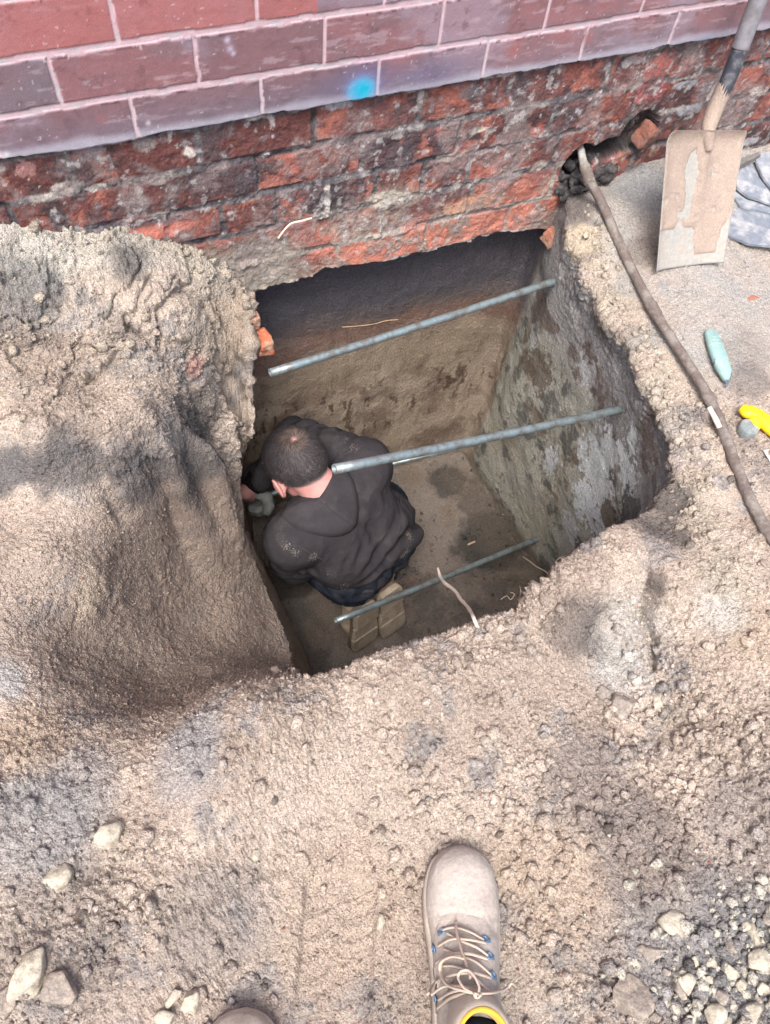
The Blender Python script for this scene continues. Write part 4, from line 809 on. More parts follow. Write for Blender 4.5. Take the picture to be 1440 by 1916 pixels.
# ------------------------------------------------------------------ stones
def stone(px, py, w, hgt, label, mat='stone', seed=1, rz=0.0, sink=.3, group=None, cutn=6, flatk=.6, name='stone'):
    s_, n_ = surf(px, py); D = (s_ - [0, 0, H])[2] / ray(px, py)[2]; sx_ = w * D / F / 2; sy_ = hgt * D / F / 2; sz_ = min(sx_, sy_) * flatk * 1.3
    V, Fc = rock((sx_ * 1.12, sy_ * 1.12, sz_), seed, 4 if w > 40 else 3, cut=cutn); cr_, sr_ = math.cos(rz), math.sin(rz)
    # turn so that the long axes follow the photo's upright and level
    yaw = math.atan2(_X[1] * 0 + ROT[1][0], ROT[0][0]); a = rz + yaw; R_ = np.array([[math.cos(a), -math.sin(a), 0], [math.sin(a), math.cos(a), 0], [0, 0, 1]])
    c = s_ + np.array([0, 0, sz_ * (1 - 2 * sink)]); return tag(mesh_obj(name, V @ R_.T + c, Fc, M[mat], loc=c), label, 'stone', group)
stone(203, 1568, 58, 60, 'pale cream stone lying alone on smooth soil, upper one on the left', seed=2, rz=.4)
stone(106, 1646, 66, 56, 'pale speckled stone half sunk in soil left of the lone cream stone', seed=3, rz=-.4, sink=.45)
stone(61, 1824, 66, 96, 'large white upright stone near the lower left corner', seed=14, rz=-.35, sink=.25)
stone(120, 1850, 66, 78, 'brownish muddy stone touching the large white stone on its right', 'greystone', seed=5, rz=.1)
stone(358, 1876, 46, 44, 'small angular white stone left of the cut off boot toe', seed=6)
stone(325, 1866, 22, 40, 'narrow white sliver of stone beside the small angular one', seed=7, rz=-.6)
stone(310, 1906, 40, 34, 'white stone cut by the bottom edge of the picture', seed=8)
stone(12, 1868, 44, 50, 'dark brown lump at the left edge beside the large white stone', 'greystone', seed=18)
stone(1160, 1322, 56, 50, 'pale dusty lump in the small hollow on the right mound', 'greystone', seed=21, sink=.35)
stone(1229, 1316, 30, 38, 'yellowish pebble in the small hollow on the right mound', 'stone', seed=22)
stone(1128, 1298, 28, 32, 'small dark grey pebble left of the dusty lump in the hollow', 'greystone', seed=23)
stone(480, 1600, 20, 22, 'small pale pebble pressed in the soil left of the boot', seed=24)
stone(712, 1728, 18, 30, 'small whitish pebble inside the boot print', seed=25, sink=.45)
stone(1178, 1875, 74, 84, 'large bluish grey angular stone, biggest in the gravel', 'greystone', seed=31, rz=.5, sink=.35)
stone(1262, 1728, 70, 44, 'flat triangular cream slab of stone half buried above the gravel', 'stone', seed=32, rz=-.5, sink=.5)
stone(1415, 1798, 52, 44, 'large rounded white stone at the right edge in the gravel', seed=33)
stone(1222, 1783, 60, 36, 'pale half buried stone above the biggest bluish stone', 'greystone', seed=34, sink=.5)
stone(1283, 1838, 34, 46, 'white wedge shaped stone right of the biggest bluish stone', seed=35, rz=.5)
stone(1363, 1818, 36, 28, 'flat white oval stone left of the large rounded one', seed=36, rz=-.5)
stone(1400, 1896, 46, 44, 'round white stone in the bottom right corner', seed=37)
stone(1340, 1902, 44, 40, 'squarish white stone at the bottom edge in the gravel', seed=38)
stone(1410, 1752, 26, 44, 'small greenish white upright pebble at the top of the gravel', seed=39)
PG = [tuple(v) for v in [(1366, 1772, 30, 24), (1330, 1800, 24, 20), (1300, 1800, 20, 18), (1268, 1850, 34, 40), (1255, 1890, 30, 34), (1310, 1870, 24, 26), (1345, 1865, 34, 28), (1385, 1845, 28, 22), (1425, 1850, 26, 24), (1225, 1905, 30, 22), (1290, 1908, 26, 24), (1370, 1880, 22, 20), (1435, 1720, 20, 30), (1395, 1735, 18, 22), (1340, 1745, 22, 18), (1245, 1820, 18, 18), (1190, 1802, 22, 20), (1325, 1835, 20, 18), (1415, 1870, 20, 18), (1360, 1912, 26, 20)]]
for i, (x, y, w, hh_) in enumerate(PG): stone(x, y, w * .95, hh_ * .95, 'small pale pebble among the loose gravel in the lower right corner', 'stone' if i % 3 else 'greystone', 50 + i, rng.uniform(0, 3), .3, 'small pebbles in the corner gravel', name='pebble')

# ------------------------------------------------------------------ loose crumbs of soil, far too many to count
bm = bmesh.new(); bmesh.ops.create_icosphere(bm, subdivisions=1, radius=1); IV, IF = from_bm(bm); IF = np.array(IF)
bm = bmesh.new(); bmesh.ops.create_icosphere(bm, subdivisions=2, radius=1); JV, JF = from_bm(bm); JF = np.array(JF)
def crumbs(dens, n, smin, smax, big, inside=False, tint_=None):
    w = np.where(near & ((wt_ >= .999) | inside), dens, 0); w = w * ((od_ > .004) | inside)
    area = np.maximum(od_, .02) * 1.0 + .25; w = w * area; w = w / w.sum(); idx = rng.choice(len(P2), n, p=w); p0 = P2[idx]
    BV_, BF_ = (JV, JF) if big else (IV, IF); nv_ = len(BV_); sz = smin * (smax / smin) ** (rng.rand(n) ** 2.6)
    Vc = np.tile(BV_, (n, 1, 1)) * (1 + rng.uniform(-.36, .34, (n, nv_, 1))); sc = rng.uniform(.7, 1.25, (n, 1, 3)); Vc = Vc * sc * sz[:, None, None]
    ang = rng.uniform(0, 6.28, n); c_, s_ = np.cos(ang), np.sin(ang); x_ = Vc[..., 0] * c_[:, None] - Vc[..., 1] * s_[:, None]; y_ = Vc[..., 0] * s_[:, None] + Vc[..., 1] * c_[:, None]; Vc[..., 0] = x_; Vc[..., 1] = y_
    Vc = Vc + (p0 + rng.randn(n, 3) * np.array([.0015, .0015, 0]))[:, None] + np.array([0, 0, 1]) * (sz * .30)[:, None, None]
    tr_ = rng.rand(n, 1)
    base_c = np.where(tr_ < (.05 if big else .10), col[idx] * .55, np.where(tr_ < .16, np.clip(col[idx] * 1.25, 0, .75), np.where(tr_ < (.16 if big else .166), rgb(160, 110, 94), col[idx]))) if tint_ is None else np.where(tr_ < .35, col[idx], tint_)
    Fc_ = (BF_[None] + (np.arange(n) * nv_)[:, None, None]).reshape(-1, 3); tone = rng.uniform(.86, 1.18, (n, 1)); cc_ = np.repeat(np.clip(base_c * tone, .01, .9), nv_, 0)
    return Vc.reshape(-1, 3), Fc_, cc_
prm = 1 - .9 * pr
dn1 = prm * np.clip(mound * .9 * (nE > -.1) + .5 * loose * sst(-.05, .25, nF), 0, 2) * (1 - .9 * slope_left) * (1 - .6 * paved); dn2 = prm * np.clip(.12 + loose + .5 * clay, 0, 2) * (1 - .25 * slope_left)
QC = 1.0 if QL >= 1 else .3
flr_d = (wt_ < .02) * 1.0; grv = np.exp(-blob(1390, 1860, 0, .13) ** 2) + .5 * np.exp(-blob(1300, 1880, 0, .08) ** 2) + .3 * np.exp(-blob(1410, 1700, 0, .08) ** 2)
parts_ = [crumbs(flr_d, int(2500 * QC), .0012, .009, False, True), crumbs(grv, int(520 * QC), .0035, .011, True, False, rgb(192, 188, 176)), crumbs(np.exp(-((strip + .012) / .03) ** 2) * (Y_ < 1.3), int(420 * QC), .002, .010, True, False, rgb(184, 174, 160)), crumbs(clay * sst(1.10, 1.25, Y_) + .3 * clay, int(900 * QC), .0025, .012, True, False, rgb(176, 166, 152)), crumbs(slope_left * sst(.2, .0, X), int(12000 * QC), .0009, .0030, False), crumbs(dn1, int(4200 * QC), .0022, .012, True), crumbs(dn2, int(70000 * QC), .0009, .0034, False)]
Vc = np.concatenate([p[0] for p in parts_]); Fo = []; bo = 0
for p in parts_: Fo.append(p[1] + bo); bo += len(p[0])
Fc = np.concatenate(Fo); cc_ = np.concatenate([p[2] for p in parts_])
cl_o = mesh_obj('soil_crumbs', Vc, Fc, M['soil'], col=cc_, smooth=False); tag(cl_o, 'loose crumbs and clods of dry tan soil scattered around the pit', 'soil crumbs', kind='stuff')
# ------------------------------------------------------------------ organic shapes: rough union of tapered limbs, remeshed, then drawn onto a smooth-blended surface
def caps_union(caps, voxel, k, iters=5, inflate=0.0, disp=None, keepf=None):
    """caps: (a, b, ra, rb) tapered limb or (centre, radii, 3x3 axes) ellipsoid; k: blend width"""
    bm = bmesh.new()
    for c in caps:
        if len(c) == 4:
            a, b, ra, rb = np.array(c[0], float), np.array(c[1], float), c[2] + inflate, c[3] + inflate; L = max(1, int(np.linalg.norm(b - a) / (min(ra, rb) * .6)))
            for i in range(L + 1):
                t = i / L; q = a + (b - a) * t; r_ = ra + (rb - ra) * t
                bmesh.ops.create_icosphere(bm, subdivisions=2, radius=r_ * 1.03, matrix=Matrix.Translation(q.tolist()))
        else:
            m_ = np.eye(4); m_[:3, :3] = np.array(c[2]) @ np.diag(np.array(c[1]) + inflate); m_[:3, 3] = c[0]
            bmesh.ops.create_icosphere(bm, subdivisions=3, radius=1.02, matrix=Matrix(m_.tolist()))
    me = bpy.data.meshes.new('tmp'); bm.to_mesh(me); bm.free(); o = bpy.data.objects.new('tmp', me); C.objects.link(o)
    md = o.modifiers.new('r', 'REMESH'); md.mode = 'VOXEL'; md.voxel_size = voxel; md.adaptivity = 0
    sm = o.modifiers.new('s', 'SMOOTH'); sm.iterations = 3; sm.factor = .5
    dg = bpy.context.evaluated_depsgraph_get(); ev = o.evaluated_get(dg).to_mesh(); n = len(ev.vertices)
    V = np.zeros(n * 3, np.float32); ev.vertices.foreach_get('co', V); V = V.reshape(-1, 3).astype(float); Fc = [tuple(p.vertices) for p in ev.polygons]
    bpy.data.objects.remove(o); bpy.data.meshes.remove(me)
    def sdf(P_):
        ds = []
        for c in caps:
            if len(c) == 4:
                a, b = np.array(c[0], float), np.array(c[1], float); ab = b - a; t = np.clip((P_ - a) @ ab / (ab @ ab + 1e-12), 0, 1)
                ds.append(np.linalg.norm(P_ - a - t[:, None] * ab, axis=1) - (c[2] + (c[3] - c[2]) * t) - inflate)
            else:
                q = (P_ - np.array(c[0])) @ np.array(c[2]); r_ = np.array(c[1]) + inflate; k0 = np.linalg.norm(q / r_, axis=1); k1 = np.linalg.norm(q / r_**2, axis=1); ds.append(k0 * (k0 - 1) / (k1 + 1e-9))
        D = np.array(ds); mn = D.min(0); return mn - k * np.log(np.exp(-np.clip((D - mn) / k, 0, 40)).sum(0)) 
    def grad(P_, e=.0015):
        g = np.stack([sdf(P_ + np.eye(3)[i] * e) - sdf(P_ - np.eye(3)[i] * e) for i in range(3)], 1) / (2 * e); return g / (np.linalg.norm(g, axis=1, keepdims=True) + 1e-9)
    for _ in range(iters): V = V - grad(V) * np.clip(sdf(V), -.02, .02)[:, None] * .8
    N_ = grad(V)
    if disp is not None: V = V + N_ * disp(V, N_)[:, None]
    return V, Fc, N_
def bvh(V, Fc): return BVHTree.FromPolygons([tuple(v) for v in np.asarray(V).tolist()], Fc)
def hit(bv, px, py, up=0.0):
    d = Vector(ray(px, py)).normalized(); r = bv.ray_cast(Vector((0, 0, H)), d)
    if not r[0]: return None
    n = np.array(r[1]); n = -n if n @ np.array(d) > 0 else n
    return np.array(r[0]) + n * up, n

# ------------------------------------------------------------------ the photographer's boots
M['leather'] = pmat('dusty_leather', rgb(174, 165, 157), 0.88, noise=(180, .16), noise2=(26, .12), tint=rgb(192, 186, 180), tint_scale=8, tint_amt=.4, bump=[('n', 500, .0009), ('n', 90, .0016), ('n', 26, .003)], spec=.15)
M['toecap'] = pmat('scuffed_toe', rgb(198, 194, 184), 0.6, noise=(60, .06), tint=rgb(184, 178, 160), tint_scale=20, tint_amt=.6, bump=[('n', 300, .0005)], spec=.35)
M['sole'] = pmat('rubber_sole', rgb(180, 170, 158), 0.9, noise=(150, .15), tint=rgb(150, 138, 124), tint_scale=30, tint_amt=.6, bump=[('n', 250, .002)], spec=.1)
M['lace'] = pmat('lace', rgb(190, 176, 162), 0.9, noise=(400, .12), bump=[('n', 900, .0006)])
M['lacedirt'] = pmat('dirty_lace', rgb(172, 154, 142), 0.9, noise=(400, .12), bump=[('n', 900, .0006)])
M['eyelet'] = pmat('blue_eyelet', rgb(104, 130, 156), 0.35, noise=(100, .1), spec=.6, metal=.35)
M['tongue'] = pmat('grey_tongue', rgb(156, 150, 142), 0.95, noise=(200, .12), bump=[('n', 400, .001)])
M['collar'] = pmat('yellow_lining', rgb(214, 172, 60), 0.85, noise=(200, .08), sheen=.3)
M['knit'] = pmat('grey_padding', rgb(176, 168, 156), 0.95, noise=(300, .12), bump=[('n', 600, .001)])
M['sock'] = pmat('navy_sock', rgb(26, 34, 54), 0.98, noise=(300, .25), bump=[('n', 500, .0015)], spec=.05)
M['denim'] = pmat('navy_denim', rgb(40, 45, 55), 0.97, noise=(400, .2), noise2=(30, .2), tint=rgb(70, 74, 82), tint_scale=20, tint_amt=.45, bump=[('n', 600, .0008), ('n', 50, .004)], spec=.05)

gz0 = -.004
toe = at(866, 1583, gz0 + .035); ank = at(888, 1925, gz0 + .11); bd_ = unit(np.array([*(ank - toe)[:2], 0])); bs_ = np.cross([0, 0, 1], bd_)   # bd_ from toe to heel
def boot_frame(s, w, z): return toe[:2].tolist() + [0]
B0 = np.array([toe[0], toe[1], gz0])
def bpt(s, w, z): return B0 + bd_ * s + bs_ * w + np.array([0, 0, z])
# station s from the toe, offset of the middle line, half width of sole, half width of upper, height
ST = [(-.002, .0, .012, .006, .026), (.006, .0, .030, .026, .044), (.018, -.001, .043, .040, .058), (.035, -.001, .0515, .049, .067), (.060, -.001, .0565, .054, .071), (.085, .000, .0580, .055, .073), (.105, .001, .0570, .053, .076), (.130, .003, .0545, .050, .086), (.155, .004, .0515, .047, .099), (.185, .005, .0490, .045, .117), (.215, .005, .0470, .043, .136), (.245, .004, .0455, .041, .148), (.275, .002, .0440, .039, .150), (.300, .0, .036, .032, .148), (.312, .0, .020, .016, .140)]
def upper_mesh():
    n = 44; A = np.array(ST); ss = np.linspace(0, 1, 70); T = np.arange(len(A)) / (len(A) - 1); A2 = catmull(A, 6); V = []
    for s, o, ws, wu, h_ in A2:
        for k in range(n):
            a = math.pi * k / (n - 1); c_, s__ = math.cos(a), math.sin(a); e = 2.5 if s < .09 else 2.2
            w = wu * np.sign(c_) * abs(c_) ** (2 / e); z = .018 + (h_ - .018) * abs(s__) ** (2 / e); V.append(bpt(s, o + w, z))
    m = len(A2); Fc = [(i * n + k, i * n + k + 1, (i + 1) * n + k + 1, (i + 1) * n + k) for i in range(m - 1) for k in range(n - 1)]
    Fc += [(i * n + n - 1, i * n, (i + 1) * n, (i + 1) * n + n - 1) for i in range(m - 1)]
    Fc += [tuple(range(n))[::-1], tuple((m - 1) * n + k for k in range(n))]; return np.array(V), Fc
def sole_mesh(z0, z1, grow=.0, rib=.0):
    A2 = catmull(np.array(ST), 8); L_ = [(s, o + ws + grow) for s, o, ws, wu, h_ in A2]; R_ = [(s, o - ws - grow) for s, o, ws, wu, h_ in A2][::-1]; O = L_ + R_
    n = len(O); V = []; zz = [(z0, -.003), (z0 + .003, 0), (z1 - .004, .0), (z1, -.0035)]
    for z, g in zz:
        for i, (s, w) in enumerate(O): V.append(bpt(s - (g if s < .01 else 0), w * (1 + g / .05), z))
    Fc = [tuple(range(n))[::-1], tuple(range(3 * n, 4 * n))]
    for i in range(3): Fc += [(i * n + k, i * n + (k + 1) % n, (i + 1) * n + (k + 1) % n, (i + 1) * n + k) for k in range(n)]
    V = np.array(V); return V, Fc
ph = thing('person', 'person at the near pit edge of whom only two tan work boots show', 'person', bpt(.15, 0, 0))
bt = empty('work_boot', bpt(.15, 0, 0)); bt.parent = ph; bt.location = (0, 0, 0)
V, Fc = sole_mesh(-.006, .024); mesh_obj('sole', V, Fc, M['sole'], bt)
U, UF = upper_mesh(); dn_ = fbm(U, 40, 4, 3) * .0012
relU = U - B0; su = relU @ bd_; wu_ = relU @ bs_
crease = np.exp(-((su - .108 - .12 * wu_**2 / .003 * .03) / .006) ** 2) * .0040 + np.exp(-((su - .118 - .004 * np.sin(wu_ * 90)) / .004) ** 2) * .0030 + np.exp(-((su - .098) / .004) ** 2) * .0022
U2 = U - np.array([0, 0, 1]) * (crease * (np.abs(wu_) < .045))[:, None] + np.array([0, 0, 1]) * dn_[:, None]
# welt seam round the toe cap
U2 += np.array([0, 0, 1]) * (.0012 * np.exp(-((np.hypot(su - .05, wu_) - .047) / .002) ** 2) * (su < .05))[:, None]
mesh_obj('upper', U2, UF, M['leather'], bt); ub = bvh(U2, UF)
# overlay: toe bumper and the seam pieces beside the laces
def drape(bv, poly, thick, mat, name, parent, edge=.004, step=.004, off=.0005, zfun=None):
    """a panel with real thickness laid over a surface; poly in picture points where the panel is seen"""
    O = catmull(np.array([(x, y, 0) for x, y in poly + poly[:1]], float), 6)[:-1, :2]; c = O.mean(0); n = len(O); V = []; ok = True; R = [1, .965, .9, .75, .55, .35, .15, .01]
    last = None
    for q, s in enumerate(R):
        for p in O:
            x, y = c + (p - c) * s; h_ = hit(bv, x, y, (off if q == 0 else thick * (.7 if q == 1 else 1)) + (zfun(x, y) if zfun and q > 1 else 0))
            if h_ is None: h_ = last
            last = h_ if h_ is not None else last; V.append(h_[0] if h_ is not None else at(x, y, .1))
    Fc = [(i * n + k, i * n + (k + 1) % n, (i + 1) * n + (k + 1) % n, (i + 1) * n + k) for i in range(len(R) - 1) for k in range(n)]
    return mesh_obj(name, V, Fc, mat, parent)
0 and drape(ub, [(836, 1612), (848, 1594), (868, 1588), (892, 1596), (908, 1618), (900, 1612), (886, 1602), (866, 1598), (848, 1604)], .0012, M['toecap'], 'toe_bumper', bt)
drape(ub, [(826, 1716), (850, 1708), (890, 1716), (912, 1726), (920, 1750), (926, 1800), (930, 1850), (934, 1892), (924, 1896), (912, 1850), (906, 1800), (898, 1762), (880, 1742), (852, 1738), (840, 1750), (830, 1800), (822, 1850), (812, 1910), (790, 1920), (800, 1860), (808, 1800), (814, 1745)], .0018, M['leather'], 'lace_panel', bt)
drape(ub, [(846, 1744), (876, 1748), (894, 1772), (902, 1820), (912, 1868), (880, 1880), (836, 1878), (832, 1840), (838, 1790)], .0008, M['tongue'], 'tongue', bt)
# ankle shaft with padded collar, open at the top with the navy sock inside
ac = bpt(.238, .002, .0)
def oval(z, rx_, ry_, dx=0.0, dy=0.0, n=48):
    a = np.arange(n) * 2 * math.pi / n; return ac + (bd_[None] * (np.cos(a) * rx_ + dx)[:, None]) + (bs_[None] * (np.sin(a) * ry_ + dy)[:, None]) + np.array([0, 0, 1]) * z
def loft(rings_, close_top=False):
    n = len(rings_[0]); V = np.concatenate(rings_); Fc = [(i * n + k, i * n + (k + 1) % n, (i + 1) * n + (k + 1) % n, (i + 1) * n + k) for i in range(len(rings_) - 1) for k in range(n)]
    if close_top: Fc.append(tuple((len(rings_) - 1) * n + k for k in range(n)))
    return V, Fc
V, Fc = loft([oval(.105, .060, .040), oval(.125, .058, .042, .004), oval(.140, .055, .043, .008), oval(.152, .052, .042, .011), oval(.158, .048, .039, .012), oval(.158, .042, .034, .012), oval(.140, .040, .032, .011)])
V += (fbm(V, 50, 3, 8) * .002)[:, None] * np.array([0, 0, 1]); mesh_obj('collar', V, Fc, M['knit'], bt)
V, Fc = loft([oval(.150, .0475, .0385, .012), oval(.1585, .0465, .0378, .012), oval(.1625, .0440, .0355, .012), oval(.160, .0405, .0325, .012), oval(.140, .0385, .0305, .012)]); mesh_obj('lining', V, Fc, M['collar'], bt)
# eyelets
EY = [(830, 1744), (815, 1776), (808, 1808), (802, 1862), (818, 1868), (815, 1884), (905, 1760), (912, 1790), (918, 1826)]
ep = {}
for i, (x, y) in enumerate(EY):
    h_ = hit(ub, x, y, .0035)
    if h_ is None: continue
    p, nrm = h_; ep[i] = (p, nrm); fr = frame(nrm, bs_); a = np.linspace(0, 2 * math.pi, 17)[:-1]; q = np.column_stack([np.cos(a) * .0042, np.sin(a) * .0042, a * 0]) @ fr.T + p; q = np.concatenate([q, q[:1]])
    V1 = tube(q, .0014, 8, 1); V2 = slab([(-.009 if x < 860 else -.004, -.0035), (.004 if x < 860 else .009, -.0035), (.004 if x < 860 else .009, .0035), (-.009 if x < 860 else -.004, .0035)], .0022, fr, p - nrm * .002, .0006)
    mesh_obj('eyelet', *merge([V1, V2]), M['eyelet'], bt)
# laces
def lace(px, up=None, mat='lace', r=.0028, name='lace', par=None):
    pts = []
    for i, q in enumerate(px):
        x, y = q[:2]; u_ = q[2] if len(q) > 2 else .005; h_ = hit(ub, x, y, 0)
        if h_ is None: h_ = (at(x, y, .07), np.array([0, 0, 1.0]))
        D = (h_[0] - [0, 0, H])[2] / ray(x, y)[2]; pts.append(atd(x, y, D - u_))
    V, Fc = tube(pts, r, 8, 7, flat=.62, nrm=(0, 0, 1)); return (V, Fc)
LA = [[(828, 1740), (850, 1735, .008), (880, 1744, .009), (904, 1758)], [(836, 1746), (860, 1760, .008), (890, 1772, .007), (912, 1788)], [(820, 1770), (845, 1757, .010), (878, 1758, .012), (908, 1764)],
      [(830, 1776), (855, 1786, .007), (890, 1800, .008), (918, 1824)], [(815, 1802), (840, 1786, .012), (875, 1784, .013), (912, 1794)], [(826, 1808), (850, 1808, .007), (880, 1822, .008), (910, 1850), (925, 1862)],
      [(800, 1860), (815, 1838, .011), (845, 1824, .013), (885, 1820, .012), (918, 1830)], [(806, 1862), (830, 1846, .010), (860, 1845, .010), (895, 1856, .010)], [(820, 1870), (845, 1856, .012), (870, 1852, .010), (900, 1858, .01)], [(818, 1886), (845, 1866, .012), (885, 1856, .014), (898, 1858, .014)],
      [(900, 1862, .014), (925, 1868, .008), (940, 1890, .004), (948, 1908, .004)]]
mesh_obj('lace', *merge([lace(l) for l in LA]), M['lace'], bt)
BOW = [[(893, 1861, .020), (870, 1850, .022), (857, 1830, .024), (862, 1818, .025), (876, 1816, .025), (888, 1828, .025), (896, 1846, .023), (895, 1858, .021)],
       [(892, 1860, .020), (860, 1852, .022), (836, 1842, .020), (824, 1820, .018), (826, 1800, .018), (846, 1790, .020), (868, 1794, .021)], [(895, 1859, .020), (920, 1858, .018), (945, 1850, .012), (957, 1838, .010)], [(898, 1862, .018), (888, 1859, .026), (892, 1868, .020), (900, 1861, .024)]]
mesh_obj('bow', *merge([lace(l, r=.0029) for l in BOW]), M['lace'], bt)
mesh_obj('loose_end', *lace([(853, 1724, .008), (854, 1745, .014), (862, 1775, .018), (872, 1805, .020), (880, 1830, .022)], r=.0030), M['lacedirt'], bt)
# leg: navy sock and trouser leg leaning back over the boot
lean = unit(bd_ * .62 + np.array([0, 0, .78])); lp = ac + bd_ * .016
V, Fc, _n2 = caps_union([(lp + [0, 0, .05], lp + [0, 0, .125], .040, .038), (lp + [0, 0, .12], lp + [0, 0, .12] + lean * .42, .034, .050), (lp + [0, 0, .05], bpt(.09, 0, .045), .030, .024)], .008, .006)
leg_o = mesh_obj('sock', V, Fc, M['sock'], bt)
# the other boot: only its toe reaches into the picture
t2_ = at(441, 1893, gz0 + .04); bt2 = empty('work_boot', (0, 0, 0)); bt2.parent = ph
d2 = unit(np.array([*(at(455, 2200, .1) - t2_)[:2], 0])); s2_ = np.cross([0, 0, 1], d2)
for src, nm_, mt in ((sole_mesh(-.006, .024), 'sole', M['sole']), ((U2, UF), 'upper', pmat('muddy_leather', rgb(184, 176, 166), .85, noise=(140, .15), tint=rgb(150, 140, 128), tint_scale=18, tint_amt=.7, bump=[('n', 300, .001)], spec=.2))):
    V = np.asarray(src[0]) - B0; V2 = t2_ * [1, 1, 0] + np.outer(V @ bd_, d2) + np.outer(-(V @ bs_), s2_) + np.outer(V[:, 2] + gz0, [0, 0, 1]); mesh_obj(nm_, V2, [f[::-1] for f in src[1]], mt, bt2)
a2 = t2_ * [1, 1, 0] + d2 * .25; V, Fc, _n2 = caps_union([(a2 + [0, 0, .05], a2 + [0, 0, .125], .036, .034), (a2 + [0, 0, .12], a2 + [0, 0, .12] + unit(d2 * .62 + np.array([0, 0, .78])) * .42, .034, .050)], .008, .006); mesh_obj('sock', V, Fc, M['sock'], bt2)
# ------------------------------------------------------------------ the worker kneeling in the pit
A3 = lambda *v: np.array(v, float)
LAT = unit(A3(.89, .45, 0)); FWD = unit(A3(-.45, .89, 0)); UPZ = A3(0, 0, 1)
hipC = A3(.570, .965, -.850); hipL = hipC - LAT * .085; hipR = hipC + LAT * .085
wst = A3(.530, .990, -.750); chest = A3(.480, 1.040, -.640); neck0 = A3(.450, 1.075, -.555); hd = A3(.403, 1.148, -.510)
shL, shR = A3(.330, .985, -.625), A3(.612, 1.130, -.600)
elR, wrR = A3(.475, 1.335, -.665), A3(.280, 1.288, -.795)
elL, wrL = A3(.345, 1.020, -.850), A3(.480, 1.190, -1.000)
knL, knR = A3(.400, 1.235, -1.075), A3(.760, 1.225, -1.075)
anL, anR = A3(.505, .895, -.985), A3(.615, .925, -.985)
toL, toR = A3(.497, .830, -1.105), A3(.607, .855, -1.105)
# head axes: tipped forward
pitch = math.radians(38); hup = unit(UPZ * math.cos(pitch) + FWD * math.sin(pitch)); hfw = unit(FWD * math.cos(pitch) - UPZ * math.sin(pitch)); HAX = np.column_stack([LAT, hfw, hup])
def hp(l, f, u): return hd + LAT * l + hfw * f + hup * u
headc = [(hp(0, -.012, .022), (.076, .090, .088), HAX), (hp(0, .025, -.025), (.062, .068, .085), HAX), (hp(0, .045, -.085), (.040, .040, .030), HAX), (hp(0, .092, -.020), hp(0, .108, -.045), .009, .013), (hp(0, .088, -.078), (.026, .012, .012), HAX),
         (hp(0, -.035, -.045), neck0, .054, .060), (hp(-.079, .0, -.018), (.008, .016, .026), np.column_stack([unit(LAT + .35 * hfw), unit(hfw - .35 * LAT), hup])), (hp(.079, .0, -.018), (.008, .016, .026), np.column_stack([unit(LAT - .35 * hfw), unit(hfw + .35 * LAT), hup])), (hp(0, .075, .035), (.055, .02, .012), HAX)]
def hand(wr, pd, pn, grip, side, sc=1.0):
    """palm and five fingers: pd finger direction, pn direction the palm faces, grip 0 open to 1 closed"""
    pd = unit(pd); pn = unit(pn - pd * (np.asarray(pn) @ pd)); ps = np.cross(pd, pn) * side; out = []
    pc_ = wr + pd * .045 * sc
    out += [(wr, wr + pd * .03 * sc, .024 * sc, .022 * sc)]
    for k in (-1.5, -.5, .5, 1.5): out.append((wr + pd * .025 * sc + ps * .012 * k * sc, wr + pd * .082 * sc + ps * .0185 * k * sc, .0145 * sc, .0115 * sc))
    for k, ln in ((-1.5, .85), (-.5, 1.0), (.5, 1.0), (1.5, .78)):
        p = wr + pd * .084 * sc + ps * .0195 * k * sc; ang = .25 + grip * .35; seg_ = [.040 * ln, .026 * ln, .020 * ln]; r_ = .0095 * sc
        for j, L in enumerate(seg_):
            d = pd * math.cos(ang) + pn * math.sin(ang); q = p + unit(d) * L * sc; out.append((p, q, r_, r_ * .9)); p = q; r_ *= .92; ang += .35 + grip * (1.15 if j == 0 else 1.0)
    p = wr + pd * .022 * sc - ps * .024 * sc; d1 = unit(pd * .6 - ps * .75 + pn * (.3 + .5 * grip)); q = p + d1 * .036 * sc; d2_ = unit(pd * .8 + pn * (.3 + .9 * grip) + ps * .25 * grip); q2 = q + d2_ * .028 * sc; q3 = q2 + unit(d2_ + ps * .6 * grip + pn * .2) * .022 * sc
    out += [(p, q, .0135 * sc, .011 * sc), (q, q2, .011 * sc, .0105 * sc), (q2, q3, .010 * sc, .0085 * sc)]
    return out
ha = RODH[0]; rd_ = unit(RODH[1] - RODH[0]); pdR = unit(unit(ha + rd_ * .035 - wrR) + .0 * UPZ); 
handRc = hand(wrR + pdR * .012, pdR, np.cross(pdR, rd_), .95, 1)
handLc = hand(wrL, unit(A3(.1, .85, -.5)), A3(0, -.3, -1), .25, -1)
torso_b = [(hipL, hipR, .085, .085), (hipC, wst, .095, .090), (wst - LAT * .05, chest - LAT * .06, .085, .095), (wst + LAT * .05, chest + LAT * .06, .085, .095), (chest - LAT * .05, shL * .6 + neck0 * .4, .085, .055), (chest + LAT * .05, shR * .6 + neck0 * .4, .085, .055), (shL, shR, .045, .045)]
limbs = [(shR, elR, .048, .036), (elR, wrR, .036, .025), (shL, elL, .048, .036), (elL, wrL, .036, .025), (hipL, knL, .075, .050), (hipR, knR, .075, .050), (knL, anL, .052, .036), (knR, anR, .052, .036), (anL, toL, .034, .026), (anR, toR, .034, .026)]
torso_b = [(a, b, ra - .014, rb - .014) for a, b, ra, rb in torso_b]
V, Fc, _n2 = caps_union(headc + torso_b + limbs + handRc + handLc, .0058, .005, 5)
wk = thing('person', 'person kneeling in the pit in a dusty black hoodie, seen from behind', 'person', A3(.55, 1.05, FZ))
